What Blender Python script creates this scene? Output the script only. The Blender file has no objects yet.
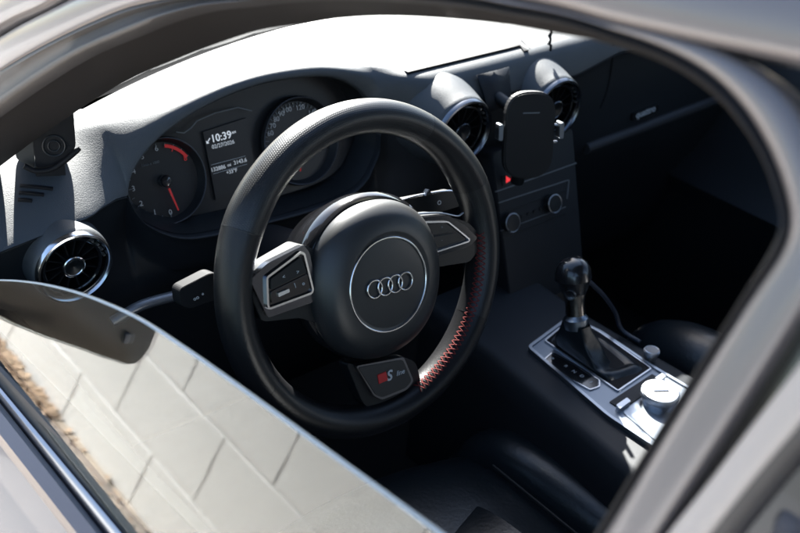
import bpy, bmesh, math, random
from mathutils import Vector as V, Matrix
random.seed(4)
SC = bpy.context.scene
COL = SC.collection
R = math.radians
PI = math.pi
GZ = -0.875            # ground level (steering wheel centre is the origin)

# ------------------------------------------------------------------ survey camera
CAM = V((-.979, -.743, .607)); F = 1035.65
def axes(yaw, pitch, roll):
    cy, sy, cp, sp = math.cos(yaw), math.sin(yaw), math.cos(pitch), math.sin(pitch)
    f = V((sy*cp, cy*cp, -sp)); r = V((cy, -sy, 0)); u = r.cross(f)
    return math.cos(roll)*r + math.sin(roll)*u, -math.sin(roll)*r + math.cos(roll)*u, f
CR, CU, CF = axes(R(41.824), R(31.483), R(4.652))
def at(px, py, n, p0):
    """the point of a real plane (normal n through p0) seen at a spot of the photograph"""
    n = V(n); d = CF + (px-400)/F*CR - (py-266.5)/F*CU
    return CAM + d*((V(p0)-CAM).dot(n)/d.dot(n))
def aty(px, py, y): return at(px, py, (0, 1, 0), (0, y, 0))
def atz(px, py, z): return at(px, py, (0, 0, 1), (0, 0, z))

# ------------------------------------------------------------------ materials
def newmat(name):
    m = bpy.data.materials.new(name); m.use_nodes = True
    return m, m.node_tree, m.node_tree.nodes['Principled BSDF']
def pbr(name, base, rough=.5, metal=0, coat=0, spec=.5, noise=None, var=0, rvar=0, sheen=0, coatrough=.05):
    """noise = (scale, bump strength, distance)"""
    m, nt, b = newmat(name)
    b.inputs['Base Color'].default_value = (*base, 1)
    b.inputs['Roughness'].default_value = rough
    b.inputs['Metallic'].default_value = metal
    b.inputs['Coat Weight'].default_value = coat
    b.inputs['Coat Roughness'].default_value = coatrough
    b.inputs['Specular IOR Level'].default_value = spec
    b.inputs['Sheen Weight'].default_value = sheen
    tc = nt.nodes.new('ShaderNodeTexCoord')
    if noise:
        n = nt.nodes.new('ShaderNodeTexNoise'); n.inputs['Scale'].default_value = noise[0]; n.inputs['Detail'].default_value = 4
        nt.links.new(tc.outputs['Object'], n.inputs['Vector'])
        bp = nt.nodes.new('ShaderNodeBump'); bp.inputs['Strength'].default_value = noise[1]; bp.inputs['Distance'].default_value = noise[2]
        nt.links.new(n.outputs['Fac'], bp.inputs['Height']); nt.links.new(bp.outputs['Normal'], b.inputs['Normal'])
    if var or rvar:
        n2 = nt.nodes.new('ShaderNodeTexNoise'); n2.inputs['Scale'].default_value = 14; n2.inputs['Detail'].default_value = 6
        nt.links.new(tc.outputs['Object'], n2.inputs['Vector'])
        if var:
            mr = nt.nodes.new('ShaderNodeMapRange'); mr.inputs[1].default_value = .3; mr.inputs[2].default_value = .7
            mr.inputs[3].default_value = 1-var; mr.inputs[4].default_value = 1+var
            mx = nt.nodes.new('ShaderNodeVectorMath'); mx.operation = 'SCALE'; mx.inputs[0].default_value = base
            nt.links.new(n2.outputs['Fac'], mr.inputs[0]); nt.links.new(mr.outputs[0], mx.inputs['Scale'])
            nt.links.new(mx.outputs[0], b.inputs['Base Color'])
        if rvar:
            mr = nt.nodes.new('ShaderNodeMapRange'); mr.inputs[1].default_value = .3; mr.inputs[2].default_value = .7
            mr.inputs[3].default_value = max(.02, rough-rvar); mr.inputs[4].default_value = min(1, rough+rvar)
            nt.links.new(n2.outputs['Fac'], mr.inputs[0]); nt.links.new(mr.outputs[0], b.inputs['Roughness'])
    return m
def emit(name, col, s):
    m, nt, b = newmat(name)
    b.inputs['Base Color'].default_value = (*[c*.3 for c in col], 1)
    b.inputs['Emission Color'].default_value = (*col, 1); b.inputs['Emission Strength'].default_value = s
    b.inputs['Roughness'].default_value = .6
    return m
def glassmat(name, tint, ior=1.5):
    m = bpy.data.materials.new(name); m.use_nodes = True; nt = m.node_tree; nt.nodes.clear()
    o = nt.nodes.new('ShaderNodeOutputMaterial'); mx = nt.nodes.new('ShaderNodeMixShader')
    t = nt.nodes.new('ShaderNodeBsdfTransparent'); t.inputs[0].default_value = (*tint, 1)
    g = nt.nodes.new('ShaderNodeBsdfGlossy'); g.inputs['Roughness'].default_value = .0
    f = nt.nodes.new('ShaderNodeFresnel'); f.inputs[0].default_value = ior
    geo = nt.nodes.new('ShaderNodeNewGeometry')
    # a thin pane reflects alike from both sides
    inv = nt.nodes.new('ShaderNodeMath'); inv.operation = 'MULTIPLY_ADD'
    inv.inputs[1].default_value = (1/ior - ior); inv.inputs[2].default_value = ior
    nt.links.new(geo.outputs['Backfacing'], inv.inputs[0]); nt.links.new(inv.outputs[0], f.inputs[0])
    nt.links.new(f.outputs[0], mx.inputs[0])
    nt.links.new(t.outputs[0], mx.inputs[1]); nt.links.new(g.outputs[0], mx.inputs[2]); nt.links.new(mx.outputs[0], o.inputs[0])
    return m
M = {}
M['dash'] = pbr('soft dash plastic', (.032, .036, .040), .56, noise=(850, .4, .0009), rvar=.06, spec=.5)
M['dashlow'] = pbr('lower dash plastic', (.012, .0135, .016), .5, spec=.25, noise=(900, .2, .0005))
M['black'] = pbr('black plastic', (.007, .008, .009), .42, spec=.3, noise=(700, .1, .0003))
M['gloss'] = pbr('piano black', (.008, .008, .009), .12, coat=.4)
M['matte'] = pbr('matte black', (.005, .005, .006), .65, spec=.15)
M['rubber'] = pbr('black rubber', (.016, .015, .016), .55, var=.3)
M['trimbrown'] = pbr('dark pillar plastic', (.010, .009, .009), .6, spec=.2, noise=(500, .15, .0004))
M['leather'] = pbr('smooth black leather', (.007, .007, .008), .38, spec=.28, noise=(420, .25, .0008), rvar=.06)
M['seat'] = pbr('black seat leather', (.007, .010, .0125), .32, spec=.42, noise=(170, .25, .0014), rvar=.04)
M['airbag'] = pbr('airbag skin', (.016, .016, .0165), .42, spec=.5, noise=(1100, .22, .0005))
M['chrome'] = pbr('satin chrome', (.62, .63, .65), .2, metal=1)
M['alu'] = pbr('brushed aluminium', (.55, .57, .60), .32, metal=1, noise=(300, .05, .0003))
M['alufr'] = pbr('aluminium trim frame', (.33, .36, .40), .34, metal=1)
M['paint'] = pbr('grey silver paint', (.090, .082, .084), .36, metal=.25, coat=.5, coatrough=.12, var=.03)
M['paintdoor'] = pbr('silver door paint', (.075, .075, .086), .36, metal=.2, coat=.35)
M['red'] = pbr('red lacquer', (.45, .012, .015), .35)
M['redthread'] = pbr('red thread', (.15, .022, .019), .8, spec=.2)
M['greythread'] = pbr('grey thread', (.35, .34, .33), .7)
M['greymark'] = pbr('pale printed mark', (.42, .43, .44), .5)
M['dimmark'] = pbr('dim printed mark', (.12, .125, .13), .5)
M['white_lit'] = emit('lit white digits', (.85, .92, 1), .055)
M['dim_lit'] = emit('lit grey digits', (.6, .66, .72), .009)
M['mid_lit'] = emit('lit pale digits', (.7, .76, .82), .035)
M['red_lit'] = emit('lit red', (1, .05, .05), .014)
M['dialface'] = pbr('dial face', (.006, .006, .007), .45)
M['display'] = pbr('display glass', (.006, .007, .010), .25)
M['headliner'] = pbr('grey headliner', (.05, .048, .046), .9)
M['carpet'] = pbr('black carpet', (.008, .008, .009), .95)
M['glass'] = glassmat('side window glass', (.80, .84, .83), 1.52)
M['wind'] = glassmat('windscreen glass', (.95, .97, .96), 1.45)
M['dark_glass'] = glassmat('tinted glass', (.38, .38, .39), 1.36)
M['glassedge'] = pbr('ground glass edge', (.30, .34, .35), .45)
M['denim'] = pbr('blue denim', (.30, .36, .50), .9, noise=(160, .6, .003), var=.5)
M['cable'] = pbr('dark blue cable', (.015, .02, .032), .45)

def wheel_perf():
    """perforated leather: rows of small holes round the rim from its UVs"""
    m, nt, b = newmat('perforated black leather')
    b.inputs['Base Color'].default_value = (.0075, .008, .009, 1); b.inputs['Roughness'].default_value = .37
    b.inputs['Specular IOR Level'].default_value = .4
    uv = nt.nodes.new('ShaderNodeUVMap'); uv.uv_map = 'UVMap'
    vm = nt.nodes.new('ShaderNodeVectorMath'); vm.operation = 'MULTIPLY'; vm.inputs[1].default_value = (480, 52, 0)
    nt.links.new(uv.outputs[0], vm.inputs[0])
    sep = nt.nodes.new('ShaderNodeSeparateXYZ'); nt.links.new(vm.outputs[0], sep.inputs[0])
    fl = nt.nodes.new('ShaderNodeMath'); fl.operation = 'FLOOR'; nt.links.new(sep.outputs[1], fl.inputs[0])
    md = nt.nodes.new('ShaderNodeMath'); md.operation = 'MULTIPLY'; md.inputs[1].default_value = .5; nt.links.new(fl.outputs[0], md.inputs[0])
    ad = nt.nodes.new('ShaderNodeMath'); ad.operation = 'ADD'; nt.links.new(sep.outputs[0], ad.inputs[0]); nt.links.new(md.outputs[0], ad.inputs[1])
    cb = nt.nodes.new('ShaderNodeCombineXYZ'); nt.links.new(ad.outputs[0], cb.inputs[0]); nt.links.new(sep.outputs[1], cb.inputs[1])
    fr = nt.nodes.new('ShaderNodeVectorMath'); fr.operation = 'FRACTION'; nt.links.new(cb.outputs[0], fr.inputs[0])
    ds = nt.nodes.new('ShaderNodeVectorMath'); ds.operation = 'DISTANCE'; ds.inputs[1].default_value = (.5, .5, 0); nt.links.new(fr.outputs[0], ds.inputs[0])
    mr = nt.nodes.new('ShaderNodeMapRange'); mr.interpolation_type = 'SMOOTHSTEP'; mr.inputs[1].default_value = .16; mr.inputs[2].default_value = .34
    nt.links.new(ds.outputs['Value'], mr.inputs[0])
    bp = nt.nodes.new('ShaderNodeBump'); bp.inputs['Strength'].default_value = .28; bp.inputs['Distance'].default_value = .0005
    nt.links.new(mr.outputs[0], bp.inputs['Height']); nt.links.new(bp.outputs[0], b.inputs['Normal'])
    return m
M['perf'] = wheel_perf()
def wallmat():
    m, nt, b = newmat('white painted block')
    b.inputs['Roughness'].default_value = .75
    tc = nt.nodes.new('ShaderNodeTexCoord')
    n = nt.nodes.new('ShaderNodeTexNoise'); n.inputs['Scale'].default_value = 38; n.inputs['Detail'].default_value = 7; n.inputs['Roughness'].default_value = .65
    n2 = nt.nodes.new('ShaderNodeTexNoise'); n2.inputs['Scale'].default_value = 3; n2.inputs['Detail'].default_value = 5
    for k in (n, n2): nt.links.new(tc.outputs['Object'], k.inputs['Vector'])
    cr = nt.nodes.new('ShaderNodeValToRGB'); cr.color_ramp.elements[0].position = .3; cr.color_ramp.elements[1].position = .7
    cr.color_ramp.elements[0].color = (.65, .647, .635, 1); cr.color_ramp.elements[1].color = (.70, .697, .688, 1)
    nt.links.new(n2.outputs['Fac'], cr.inputs[0]); nt.links.new(cr.outputs[0], b.inputs['Base Color'])
    vo = nt.nodes.new('ShaderNodeTexVoronoi'); vo.inputs['Scale'].default_value = 55; nt.links.new(tc.outputs['Object'], vo.inputs['Vector'])
    mr = nt.nodes.new('ShaderNodeMapRange'); mr.inputs[1].default_value = .05; mr.inputs[2].default_value = .28; nt.links.new(vo.outputs['Distance'], mr.inputs[0])
    ml_ = nt.nodes.new('ShaderNodeMath'); ml_.operation = 'MULTIPLY_ADD'; ml_.inputs[1].default_value = .25
    nt.links.new(mr.outputs[0], ml_.inputs[0]); nt.links.new(n.outputs['Fac'], ml_.inputs[2])
    bp = nt.nodes.new('ShaderNodeBump'); bp.inputs['Strength'].default_value = .35; bp.inputs['Distance'].default_value = .005
    nt.links.new(ml_.outputs[0], bp.inputs['Height']); nt.links.new(bp.outputs[0], b.inputs['Normal'])
    return m
M['wall'] = wallmat()
def groundmat():
    m, nt, b = newmat('grey asphalt ground')
    b.inputs['Roughness'].default_value = .9
    tc = nt.nodes.new('ShaderNodeTexCoord')
    n = nt.nodes.new('ShaderNodeTexNoise'); n.inputs['Scale'].default_value = 6; n.inputs['Detail'].default_value = 10
    nt.links.new(tc.outputs['Object'], n.inputs['Vector'])
    cr = nt.nodes.new('ShaderNodeValToRGB'); cr.color_ramp.elements[0].position = .3; cr.color_ramp.elements[1].position = .7
    cr.color_ramp.elements[0].color = (.09, .087, .084, 1); cr.color_ramp.elements[1].color = (.14, .135, .13, 1)
    nt.links.new(n.outputs['Fac'], cr.inputs[0]); nt.links.new(cr.outputs[0], b.inputs['Base Color'])
    return m
M['ground'] = groundmat()
M['mulch'] = pbr('dry bark chips', (.40, .29, .20), .9, var=.5)

# ------------------------------------------------------------------ builders
def finish(bm, name, mat, parent=None, smooth=40):
    bmesh.ops.recalc_face_normals(bm, faces=bm.faces)
    me = bpy.data.meshes.new(name); bm.to_mesh(me); bm.free()
    me.materials.append(M[mat] if isinstance(mat, str) else mat)
    o = bpy.data.objects.new(name, me); COL.objects.link(o)
    if smooth:
        for p in me.polygons: p.use_smooth = True
        me.set_sharp_from_angle(angle=R(smooth))
    if parent is not None: attach(o, parent)
    return o
def worldloc(o):
    l = V(o.location)
    while o.parent is not None:
        o = o.parent; l += V(o.location)
    return l
def attach(o, parent):
    w = worldloc(o); o.parent = parent; o.location = w - worldloc(parent)
def empty(name, loc):
    o = bpy.data.objects.new(name, None); COL.objects.link(o); o.location = loc; o.empty_display_size = .05
    return o
def tag(o, label=None, cat=None, group=None, kind=None):
    for k, v in (('label', label), ('category', cat), ('group', group), ('kind', kind)):
        if v: o[k] = v
    return o
def part(name, parent, loc=None):
    o = empty(name, loc if loc is not None else worldloc(parent)); attach(o, parent); return o
class Fr:
    """a local frame: origin o, axes x, y, z"""
    def __init__(s, o, x, y):
        s.o = V(o); s.x = V(x).normalized(); y = V(y); s.z = s.x.cross(y).normalized(); s.y = s.z.cross(s.x)
    def p(s, a, b, c=0): return s.o + s.x*a + s.y*b + s.z*c
    def loc(s, P): d = V(P)-s.o; return d.dot(s.x), d.dot(s.y), d.dot(s.z)
    def pix(s, px, py, c=0):
        a, b, _ = s.loc(at(px, py, s.z, s.o + s.z*c)); return a, b
def grid(rows, name, mat, parent=None, smooth=40, closed_u=False, closed_v=False, thick=0, sub=0, flip=False):
    bm = bmesh.new(); vs = [[bm.verts.new(p) for p in r] for r in rows]
    n, m = len(rows), len(rows[0])
    for i in range(n if closed_u else n-1):
        for j in range(m if closed_v else m-1):
            a, b, c, d = vs[i][j], vs[(i+1) % n][j], vs[(i+1) % n][(j+1) % m], vs[i][(j+1) % m]
            try: bm.faces.new((a, b, c, d))
            except ValueError: pass
    o = finish(bm, name, mat, parent, smooth)
    if thick:
        md = o.modifiers.new('s', 'SOLIDIFY'); md.thickness = thick; md.offset = -1
    if sub:
        md = o.modifiers.new('b', 'SUBSURF'); md.levels = md.render_levels = sub
    return o
def catmull(pts, n):
    out = []; P = [V(p) for p in pts]; k = len(P)
    for i in range(k-1):
        p0 = P[i-1] if i else P[0]*2-P[1]; p1 = P[i]; p2 = P[i+1]; p3 = P[i+2] if i+2 < k else P[-1]*2-P[-2]
        for s in range(n):
            t = s/n
            out.append(.5*((2*p1)+(p2-p0)*t+(2*p0-5*p1+4*p2-p3)*t*t+(3*p1-p0-3*p2+p3)*t**3))
    out.append(P[-1]); return out
def tube_rows(path, rad, seg=12):
    rows = []; up = V((0, 0, 1)); P = [V(p) for p in path]; N = None
    for i, p in enumerate(P):
        t = (P[min(i+1, len(P)-1)]-P[max(i-1, 0)]).normalized()
        if N is None:
            N = t.cross(up)
            if N.length < .01: N = t.cross(V((1, 0, 0)))
        N = (N - t*N.dot(t)).normalized(); B = t.cross(N)
        r = rad[i] if isinstance(rad, (list, tuple)) else rad
        rows.append([p+N*math.cos(a)*r+B*math.sin(a)*r for a in [2*PI*k/seg for k in range(seg)]])
    return rows
def add_rows(bm, rows, closed_v=True, cap=True, closed_u=False):
    vs = [[bm.verts.new(p) for p in r] for r in rows]; n, m = len(rows), len(rows[0])
    for i in range(n if closed_u else n-1):
        for j in range(m if closed_v else m-1):
            bm.faces.new((vs[i][j], vs[(i+1) % n][j], vs[(i+1) % n][(j+1) % m], vs[i][(j+1) % m]))
    if cap and not closed_u:
        bm.faces.new(vs[0]); bm.faces.new(vs[-1][::-1])
def tube(path, rad, name, mat, parent=None, seg=12):
    bm = bmesh.new(); add_rows(bm, tube_rows(path, rad, seg)); return finish(bm, name, mat, parent, 50)
def add_lathe(bm, fr, prof, seg=64, cap0=False, cap1=False):
    """prof: (radius, height along fr.z)"""
    vs = []
    for r, h in prof:
        vs.append([bm.verts.new(fr.p(r*math.cos(2*PI*k/seg), r*math.sin(2*PI*k/seg), h)) for k in range(seg)])
    for i in range(len(prof)-1):
        for j in range(seg):
            bm.faces.new((vs[i][j], vs[i][(j+1) % seg], vs[i+1][(j+1) % seg], vs[i+1][j]))
    if cap0: bm.faces.new(vs[0][::-1])
    if cap1: bm.faces.new(vs[-1])
def lathe(fr, prof, name, mat, parent=None, seg=64, cap0=False, cap1=False, smooth=35):
    bm = bmesh.new(); add_lathe(bm, fr, prof, seg, cap0, cap1); return finish(bm, name, mat, parent, smooth)
def torus_prof(r, t, h=0, n=16):
    return [(r+t*math.cos(2*PI*k/n), h+t*math.sin(2*PI*k/n)) for k in range(n+1)]
def add_prism(bm, fr, poly, z0, z1):
    a = [bm.verts.new(fr.p(x, y, z0)) for x, y in poly]; b = [bm.verts.new(fr.p(x, y, z1)) for x, y in poly]
    n = len(poly); bm.faces.new(a[::-1]); bm.faces.new(b)
    for i in range(n): bm.faces.new((a[i], a[(i+1) % n], b[(i+1) % n], b[i]))
def prism(fr, poly, z0, z1, name, mat, parent=None, bevel=0, seg=2):
    bm = bmesh.new(); add_prism(bm, fr, poly, z0, z1); bmesh.ops.recalc_face_normals(bm, faces=bm.faces)
    if bevel: bmesh.ops.bevel(bm, geom=bm.edges[:], offset=bevel, segments=seg, affect='EDGES', clamp_overlap=True)
    return finish(bm, name, mat, parent, 35)
def rounded(poly, r, n=5):
    """round the corners of a polygon"""
    out = []; k = len(poly)
    for i in range(k):
        p, a, b = V((*poly[i], 0)), V((*poly[i-1], 0)), V((*poly[(i+1) % k], 0))
        rr = min(r, (a-p).length*.45, (b-p).length*.45)
        s, e = p+(a-p).normalized()*rr, p+(b-p).normalized()*rr
        for j in range(n+1):
            t = j/n; q = s*(1-t)**2+p*2*t*(1-t)+e*t*t; out.append((q.x, q.y))
    return out
def ring_prism(fr, poly, width, z0, z1, name, mat, parent=None, bevel=0):
    """a frame following a polygon: outer edge poly, inner edge inset by width"""
    n = len(poly); c = V((sum(p[0] for p in poly)/n, sum(p[1] for p in poly)/n, 0)); inn = []
    area = sum(poly[i][0]*poly[(i+1) % n][1]-poly[(i+1) % n][0]*poly[i][1] for i in range(n)); sg = 1 if area > 0 else -1
    for i in range(n):
        a, b = V((*poly[i-1], 0)), V((*poly[(i+1) % n], 0)); t = (b-a).normalized(); inn.append((poly[i][0]-t.y*width*sg, poly[i][1]+t.x*width*sg))
    bm = bmesh.new(); L = []
    for pl, z in ((poly, z0), (poly, z1), (inn, z1), (inn, z0)): L.append([bm.verts.new(fr.p(x, y, z)) for x, y in pl])
    for q in range(4):
        A, B = L[q], L[(q+1) % 4]
        for i in range(n): bm.faces.new((A[i], A[(i+1) % n], B[(i+1) % n], B[i]))
    bmesh.ops.recalc_face_normals(bm, faces=bm.faces)
    return finish(bm, name, mat, parent, 35), inn
def text(s, size, fr, x, y, z, mat, parent, name='lettering', align='CENTER', depth=.0002, shear=0, rot=0, bold=0):
    cu = bpy.data.curves.new(name, 'FONT'); cu.body = s; cu.size = size; cu.align_x = align; cu.align_y = 'CENTER'
    cu.extrude = depth; cu.shear = shear; cu.offset = bold; cu.resolution_u = 3
    o = bpy.data.objects.new(name, cu); COL.objects.link(o)
    dg = bpy.context.evaluated_depsgraph_get(); dg.update()
    me = bpy.data.meshes.new_from_object(o.evaluated_get(dg)); bpy.data.objects.remove(o)
    mt = Matrix((fr.x, fr.y, fr.z)).transposed().to_4x4(); mt.translation = fr.p(x, y, z)
    me.transform(mt @ Matrix.Rotation(rot, 4, 'Z'))
    me.materials.clear(); me.materials.append(M[mat]); me.name = name
    n = bpy.data.objects.new(name, me); COL.objects.link(n)
    if parent is not None: attach(n, parent)
    return n
def interp(tab, x):
    if x <= tab[0][0]: return tab[0][1]
    for (a, b), (c, d) in zip(tab, tab[1:]):
        if x <= c: return b+(d-b)*(x-a)/(c-a) if c > a else d
    return tab[-1][1]
def sm(tab, x):
    """smooth interpolation"""
    for i in range(len(tab)-1):
        if tab[i][0] <= x <= tab[i+1][0]:
            pts = [tab[max(i-1, 0)], tab[i], tab[i+1], tab[min(i+2, len(tab)-1)]]
            t = (x-tab[i][0])/(tab[i+1][0]-tab[i][0]); h = tab[i+1][0]-tab[i][0]
            def d(a, b): return (b[1]-a[1])/(b[0]-a[0]) if b[0] != a[0] else 0
            m0 = d(pts[0], pts[2])*h; m1 = d(pts[1], pts[3])*h
            return (2*t**3-3*t*t+1)*pts[1][1]+(t**3-2*t*t+t)*m0+(-2*t**3+3*t*t)*pts[2][1]+(t**3-t*t)*m1
    return tab[0][1] if x < tab[0][0] else tab[-1][1]

# ================================================================== THE PLACE
gbm = bmesh.new()
S = 60
q = [gbm.verts.new(p) for p in ((-S, -S, GZ), (S, -S, GZ), (S, S, GZ), (-S, S, GZ))]; gbm.faces.new(q)
tag(finish(gbm, 'ground', 'ground', None, 0), kind='structure', label='grey asphalt ground beside the car')
# block wall: every block a bevelled box with recessed joints, all one wall
WX = -1.9
wbm = bmesh.new()
bw, bh, jt = .407, .183, .0008
rnd = random.Random(9)
def wall_block(y0, y1, z0, z1):
    e = .0025+.0015*rnd.random(); pr = rnd.uniform(0, .0008); ph = rnd.random()*9
    o = [(-.0045, 0), (-.002, .0005), (-.0006+pr*.5, e*.5), (pr, e)]
    ny, nz = 22, 10; ring = []
    wob = [rnd.gauss(0, .0011) for _ in range(2*(ny+nz))]
    for dx, ins in o:
        j = jt+ins; L = []
        c = [(y0+j, z0+j), (y1-j, z0+j), (y1-j, z1-j), (y0+j, z1-j)]
        for k, n in ((0, ny), (1, nz), (2, ny), (3, nz)):
            (a0, b0), (a1, b1) = c[k], c[(k+1) % 4]; nrm = ((0, 1), (-1, 0), (0, -1), (1, 0))[k]
            for q_ in range(n):
                t = q_/n; w_ = abs(wob[len(L) % len(wob)])*min(1, 4*t, 4*(1-t))+.0012*math.sin(9*t+ph+k)*math.sin(PI*t)
                L.append(wbm.verts.new((WX+dx, a0+(a1-a0)*t+nrm[0]*w_, b0+(b1-b0)*t+nrm[1]*w_)))
        ring.append(L)
    n = len(ring[0])
    for r in range(3):
        for k in range(n): wbm.faces.new((ring[r][k], ring[r][(k+1) % n], ring[r+1][(k+1) % n], ring[r+1][k]))
    wbm.faces.new(ring[-1])
for row in range(0, 5):
    z0 = -.907 + row*bh; off = (.5*bw if row % 2 else 0) + 1.105
    for k in range(-14, 16):
        wall_block(off+k*bw, off+(k+1)*bw, z0, z0+bh)
def addbox(bm, x0, x1, y0, y1, z0, z1):
    v = [bm.verts.new((x, y, z)) for x in (x0, x1) for y in (y0, y1) for z in (z0, z1)]
    for f in ((0, 1, 3, 2), (4, 6, 7, 5), (0, 4, 5, 1), (2, 3, 7, 6), (0, 2, 6, 4), (1, 5, 7, 3)): bm.faces.new([v[i] for i in f])
addbox(wbm, WX-.2, WX-.003, -4.4, 7.5, GZ-.1, -.907+5*bh-.001)
tag(finish(wbm, 'block_wall', 'wall', None, 0), 'white painted concrete block wall along the left side of the car', 'wall')
# bark chips at the foot of the wall
mbm = bmesh.new()
rnd = random.Random(2)
for i in range(9000):
    y = 1.5+rnd.random()**.8*2.2 if i % 45 else rnd.uniform(-.2, 1.6); x = WX+.01+abs(rnd.gauss(0, .16)); z = GZ+.009+rnd.random()*.018*max(0, 1-(x-WX)/.3)
    s = rnd.uniform(.006, .016); a = rnd.random()*6.3; b = rnd.uniform(-.5, .5)
    u = V((math.cos(a), math.sin(a), b*.6))*s; w = V((-math.sin(a), math.cos(a), rnd.uniform(-.5, .5)))*s*.4
    c = V((x, y, z)); mbm.faces.new([mbm.verts.new(c+p) for p in (u+w, -u+w, -u-w, u-w)])
sbm = bmesh.new(); addbox(sbm, WX-.004, -1.25, -4.4, 7.5, GZ-.05, GZ+.006)
tag(finish(sbm, 'soil', pbr('pale sandy soil', (.40, .335, .27), .95, noise=(90, .8, .006), var=.25), None, 0), kind='structure', label='pale sandy soil strip at the foot of the block wall')
tag(finish(mbm, 'bark_mulch', 'mulch', None, 0), kind='stuff', label='dry brown bark chips at the foot of the block wall')

# ================================================================== THE CAR
car = empty('car', (0, 0, GZ))
tag(car, 'silver car seen through its half lowered driver window, with a black leather cockpit', 'car')

# ---- dashboard -------------------------------------------------------
UP = [(-.518, .030), (-.512, .044), (-.500, .058), (-.476, .075), (-.44, .091), (-.402, .102), (-.36, .110), (-.315, .114), (-.27, .113), (-.225, .108), (-.195, .099), (-.175, .087), (-.160, .073), (-.150, .048), (-.146, .02)]
LO = [(-.518, .030), (-.512, .010), (-.500, -.008), (-.471, -.028), (-.44, -.037), (-.36, -.043), (-.27, -.046), (-.212, -.042), (-.18, -.030), (-.160, -.010), (-.150, .004), (-.146, .02)]
ZC = [(-.74, .060), (-.66, .078), (-.60, .086), (-.55, .092), (-.518, .098), (-.476, .107), (-.44, .115), (-.402, .122), (-.36, .128), (-.315, .131), (-.27, .130), (-.225, .126), (-.175, .116), (-.146, .110), (-.10, .106), (.20, .106), (.3, .110), (.5, .11), (.74, .09)]
YC = [(-.74, .325), (-.60, .330), (-.55, .322), (-.518, .308), (-.476, .302), (-.40, .302), (-.315, .304), (-.225, .302), (-.175, .290), (-.146, .275), (-.10, .260), (.22, .260), (.3, .260), (.74, .25)]
ZL = [(-.74, .018), (-.62, .030), (-.56, .035), (-.535, .034), (-.518, .03)]
ZR = [(-.146, .02), (-.140, .035), (-.13, .046), (-.11, .052), (-.08, .055), (.2, .055), (.3, .070), (.5, .066), (.74, .055)]
KM = [(-.74, .46), (-.6, .46), (-.518, .42), (-.44, .36), (-.36, .33), (-.146, .32), (-.10, .22), (.2, .22), (.3, .34)]
def yplane(z): return .26+.364*(z-.05)
def zu(x): return interp(ZL, x) if x < -.518 else (sm(UP, x) if x <= -.146 else interp(ZR, x))
def zlo(x): return interp(ZL, x) if x < -.518 else (sm(LO, x) if x <= -.146 else interp(ZR, x))
def ylip(x, z):
    if x < -.518: return yplane(z)+(-.031)*min(1, (-.518-x)/.06)
    if x > -.146: return yplane(z)+(-.052)*min(1, (x+.146)/.06)
    return yplane(z)
def ybase(x): return max(.505-.5*x*x, sm(YC, x)+.028+.045*max(0, min(1, (-.42-x)/.1)))
xs = sorted(set([round(-.74+.012*i, 4) for i in range(124)] + [-.518, -.516, -.514, -.510, -.506, -.5, -.146, -.148, -.15, -.154, -.158]))
rows_t, rows_f = [], []
for x in xs:
    yb, yc, zc = ybase(x), sm(YC, x), sm(ZC, x); z1 = zu(x); y1 = ylip(x, z1); zb = .085+.01*math.cos(x*2)
    yb = max(yb, yc+.02)
    mid = V((x, yc+(yb-yc)*.45, zc+(zb-zc)*.25+.003))
    pts = [V((x, yb, zb)), V((x, yc+(yb-yc)*.75, zb+(zc-zb)*.45)), mid, V((x, yc+.02, zc-.0005)), V((x, yc, zc-.003)), V((x, (yc+y1)/2-.006, zc-interp(KM, x)*(zc-z1))), V((x, y1, z1+.004)), V((x, y1+.003, z1))]
    row = catmull(pts, 4)
    if -.518 <= x <= -.146: row += [V((x, y1+.012, z1-.001))]
    else: row += [V((x, y1+.004, z1-.001))]
    rows_t.append(row)
    z2 = zlo(x); y2 = ylip(x, z2)
    inn = V((x, y2+(.012 if -.518 <= x <= -.146 else .004), z2-.001))
    rows_f.append(catmull([inn, V((x, y2, z2-.002)), V((x, y2+.004, z2-.012)), V((x, y2+.006 if x > -.135 else max(y2+.012, .236), min(z2-.05, -.03))), V((x, .225 if x > -.135 else .248, -.10)), V((x, .27, -.22)), V((x, .33, -.40)), V((x, .42, -.5))], 4))
dash = grid(rows_t, 'dashboard', 'dash', car, 60)
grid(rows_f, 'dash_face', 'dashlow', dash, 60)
# screen slot in the dash top, seams, trim strip, badge
ZT = .121
def ribbon(path, w, h, name, mat, parent, up=V((0, 0, 1))):
    """flat bar along a path"""
    bm = bmesh.new(); P = [V(p) for p in path]; rows = []
    for i, p in enumerate(P):
        t = (P[min(i+1, len(P)-1)]-P[max(i-1, 0)]).normalized(); s = t.cross(up).normalized(); n = s.cross(t)
        rows.append([p+s*w/2+n*h/2, p-s*w/2+n*h/2, p-s*w/2-n*h/2, p+s*w/2-n*h/2])
    add_rows(bm, rows); return finish(bm, name, mat, parent, 30)
from mathutils.bvhtree import BVHTree
def mesh_bvh(rows):
    n, m = len(rows), len(rows[0]); return BVHTree.FromPolygons([p_ for r in rows for p_ in r], [(i*m+j, (i+1)*m+j, (i+1)*m+j+1, i*m+j+1) for i in range(n-1) for j in range(m-1)])
DB = mesh_bvh(rows_t); DF = mesh_bvh(rows_f)
def tdash(px, py):
    """where the dash skin is seen"""
    d = (CF+(px-400)/F*CR-(py-266.5)/F*CU).normalized(); P = DB.ray_cast(CAM, d)[0]
    if P is None: P = DF.ray_cast(CAM, d)[0]
    return P if P is not None else aty(px, py, .205)
a, b = tdash(406, 73), tdash(519, 46); c = tdash(526, 52)
up = V((0, .1, 1))
ribbon([tdash(406+113*k/8, 73-27*k/8)+V((0, 0, .0005)) for k in range(9)]+[c+V((0, 0, .0005))], .009, .004, 'screen_slot', 'matte', dash, up)
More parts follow.
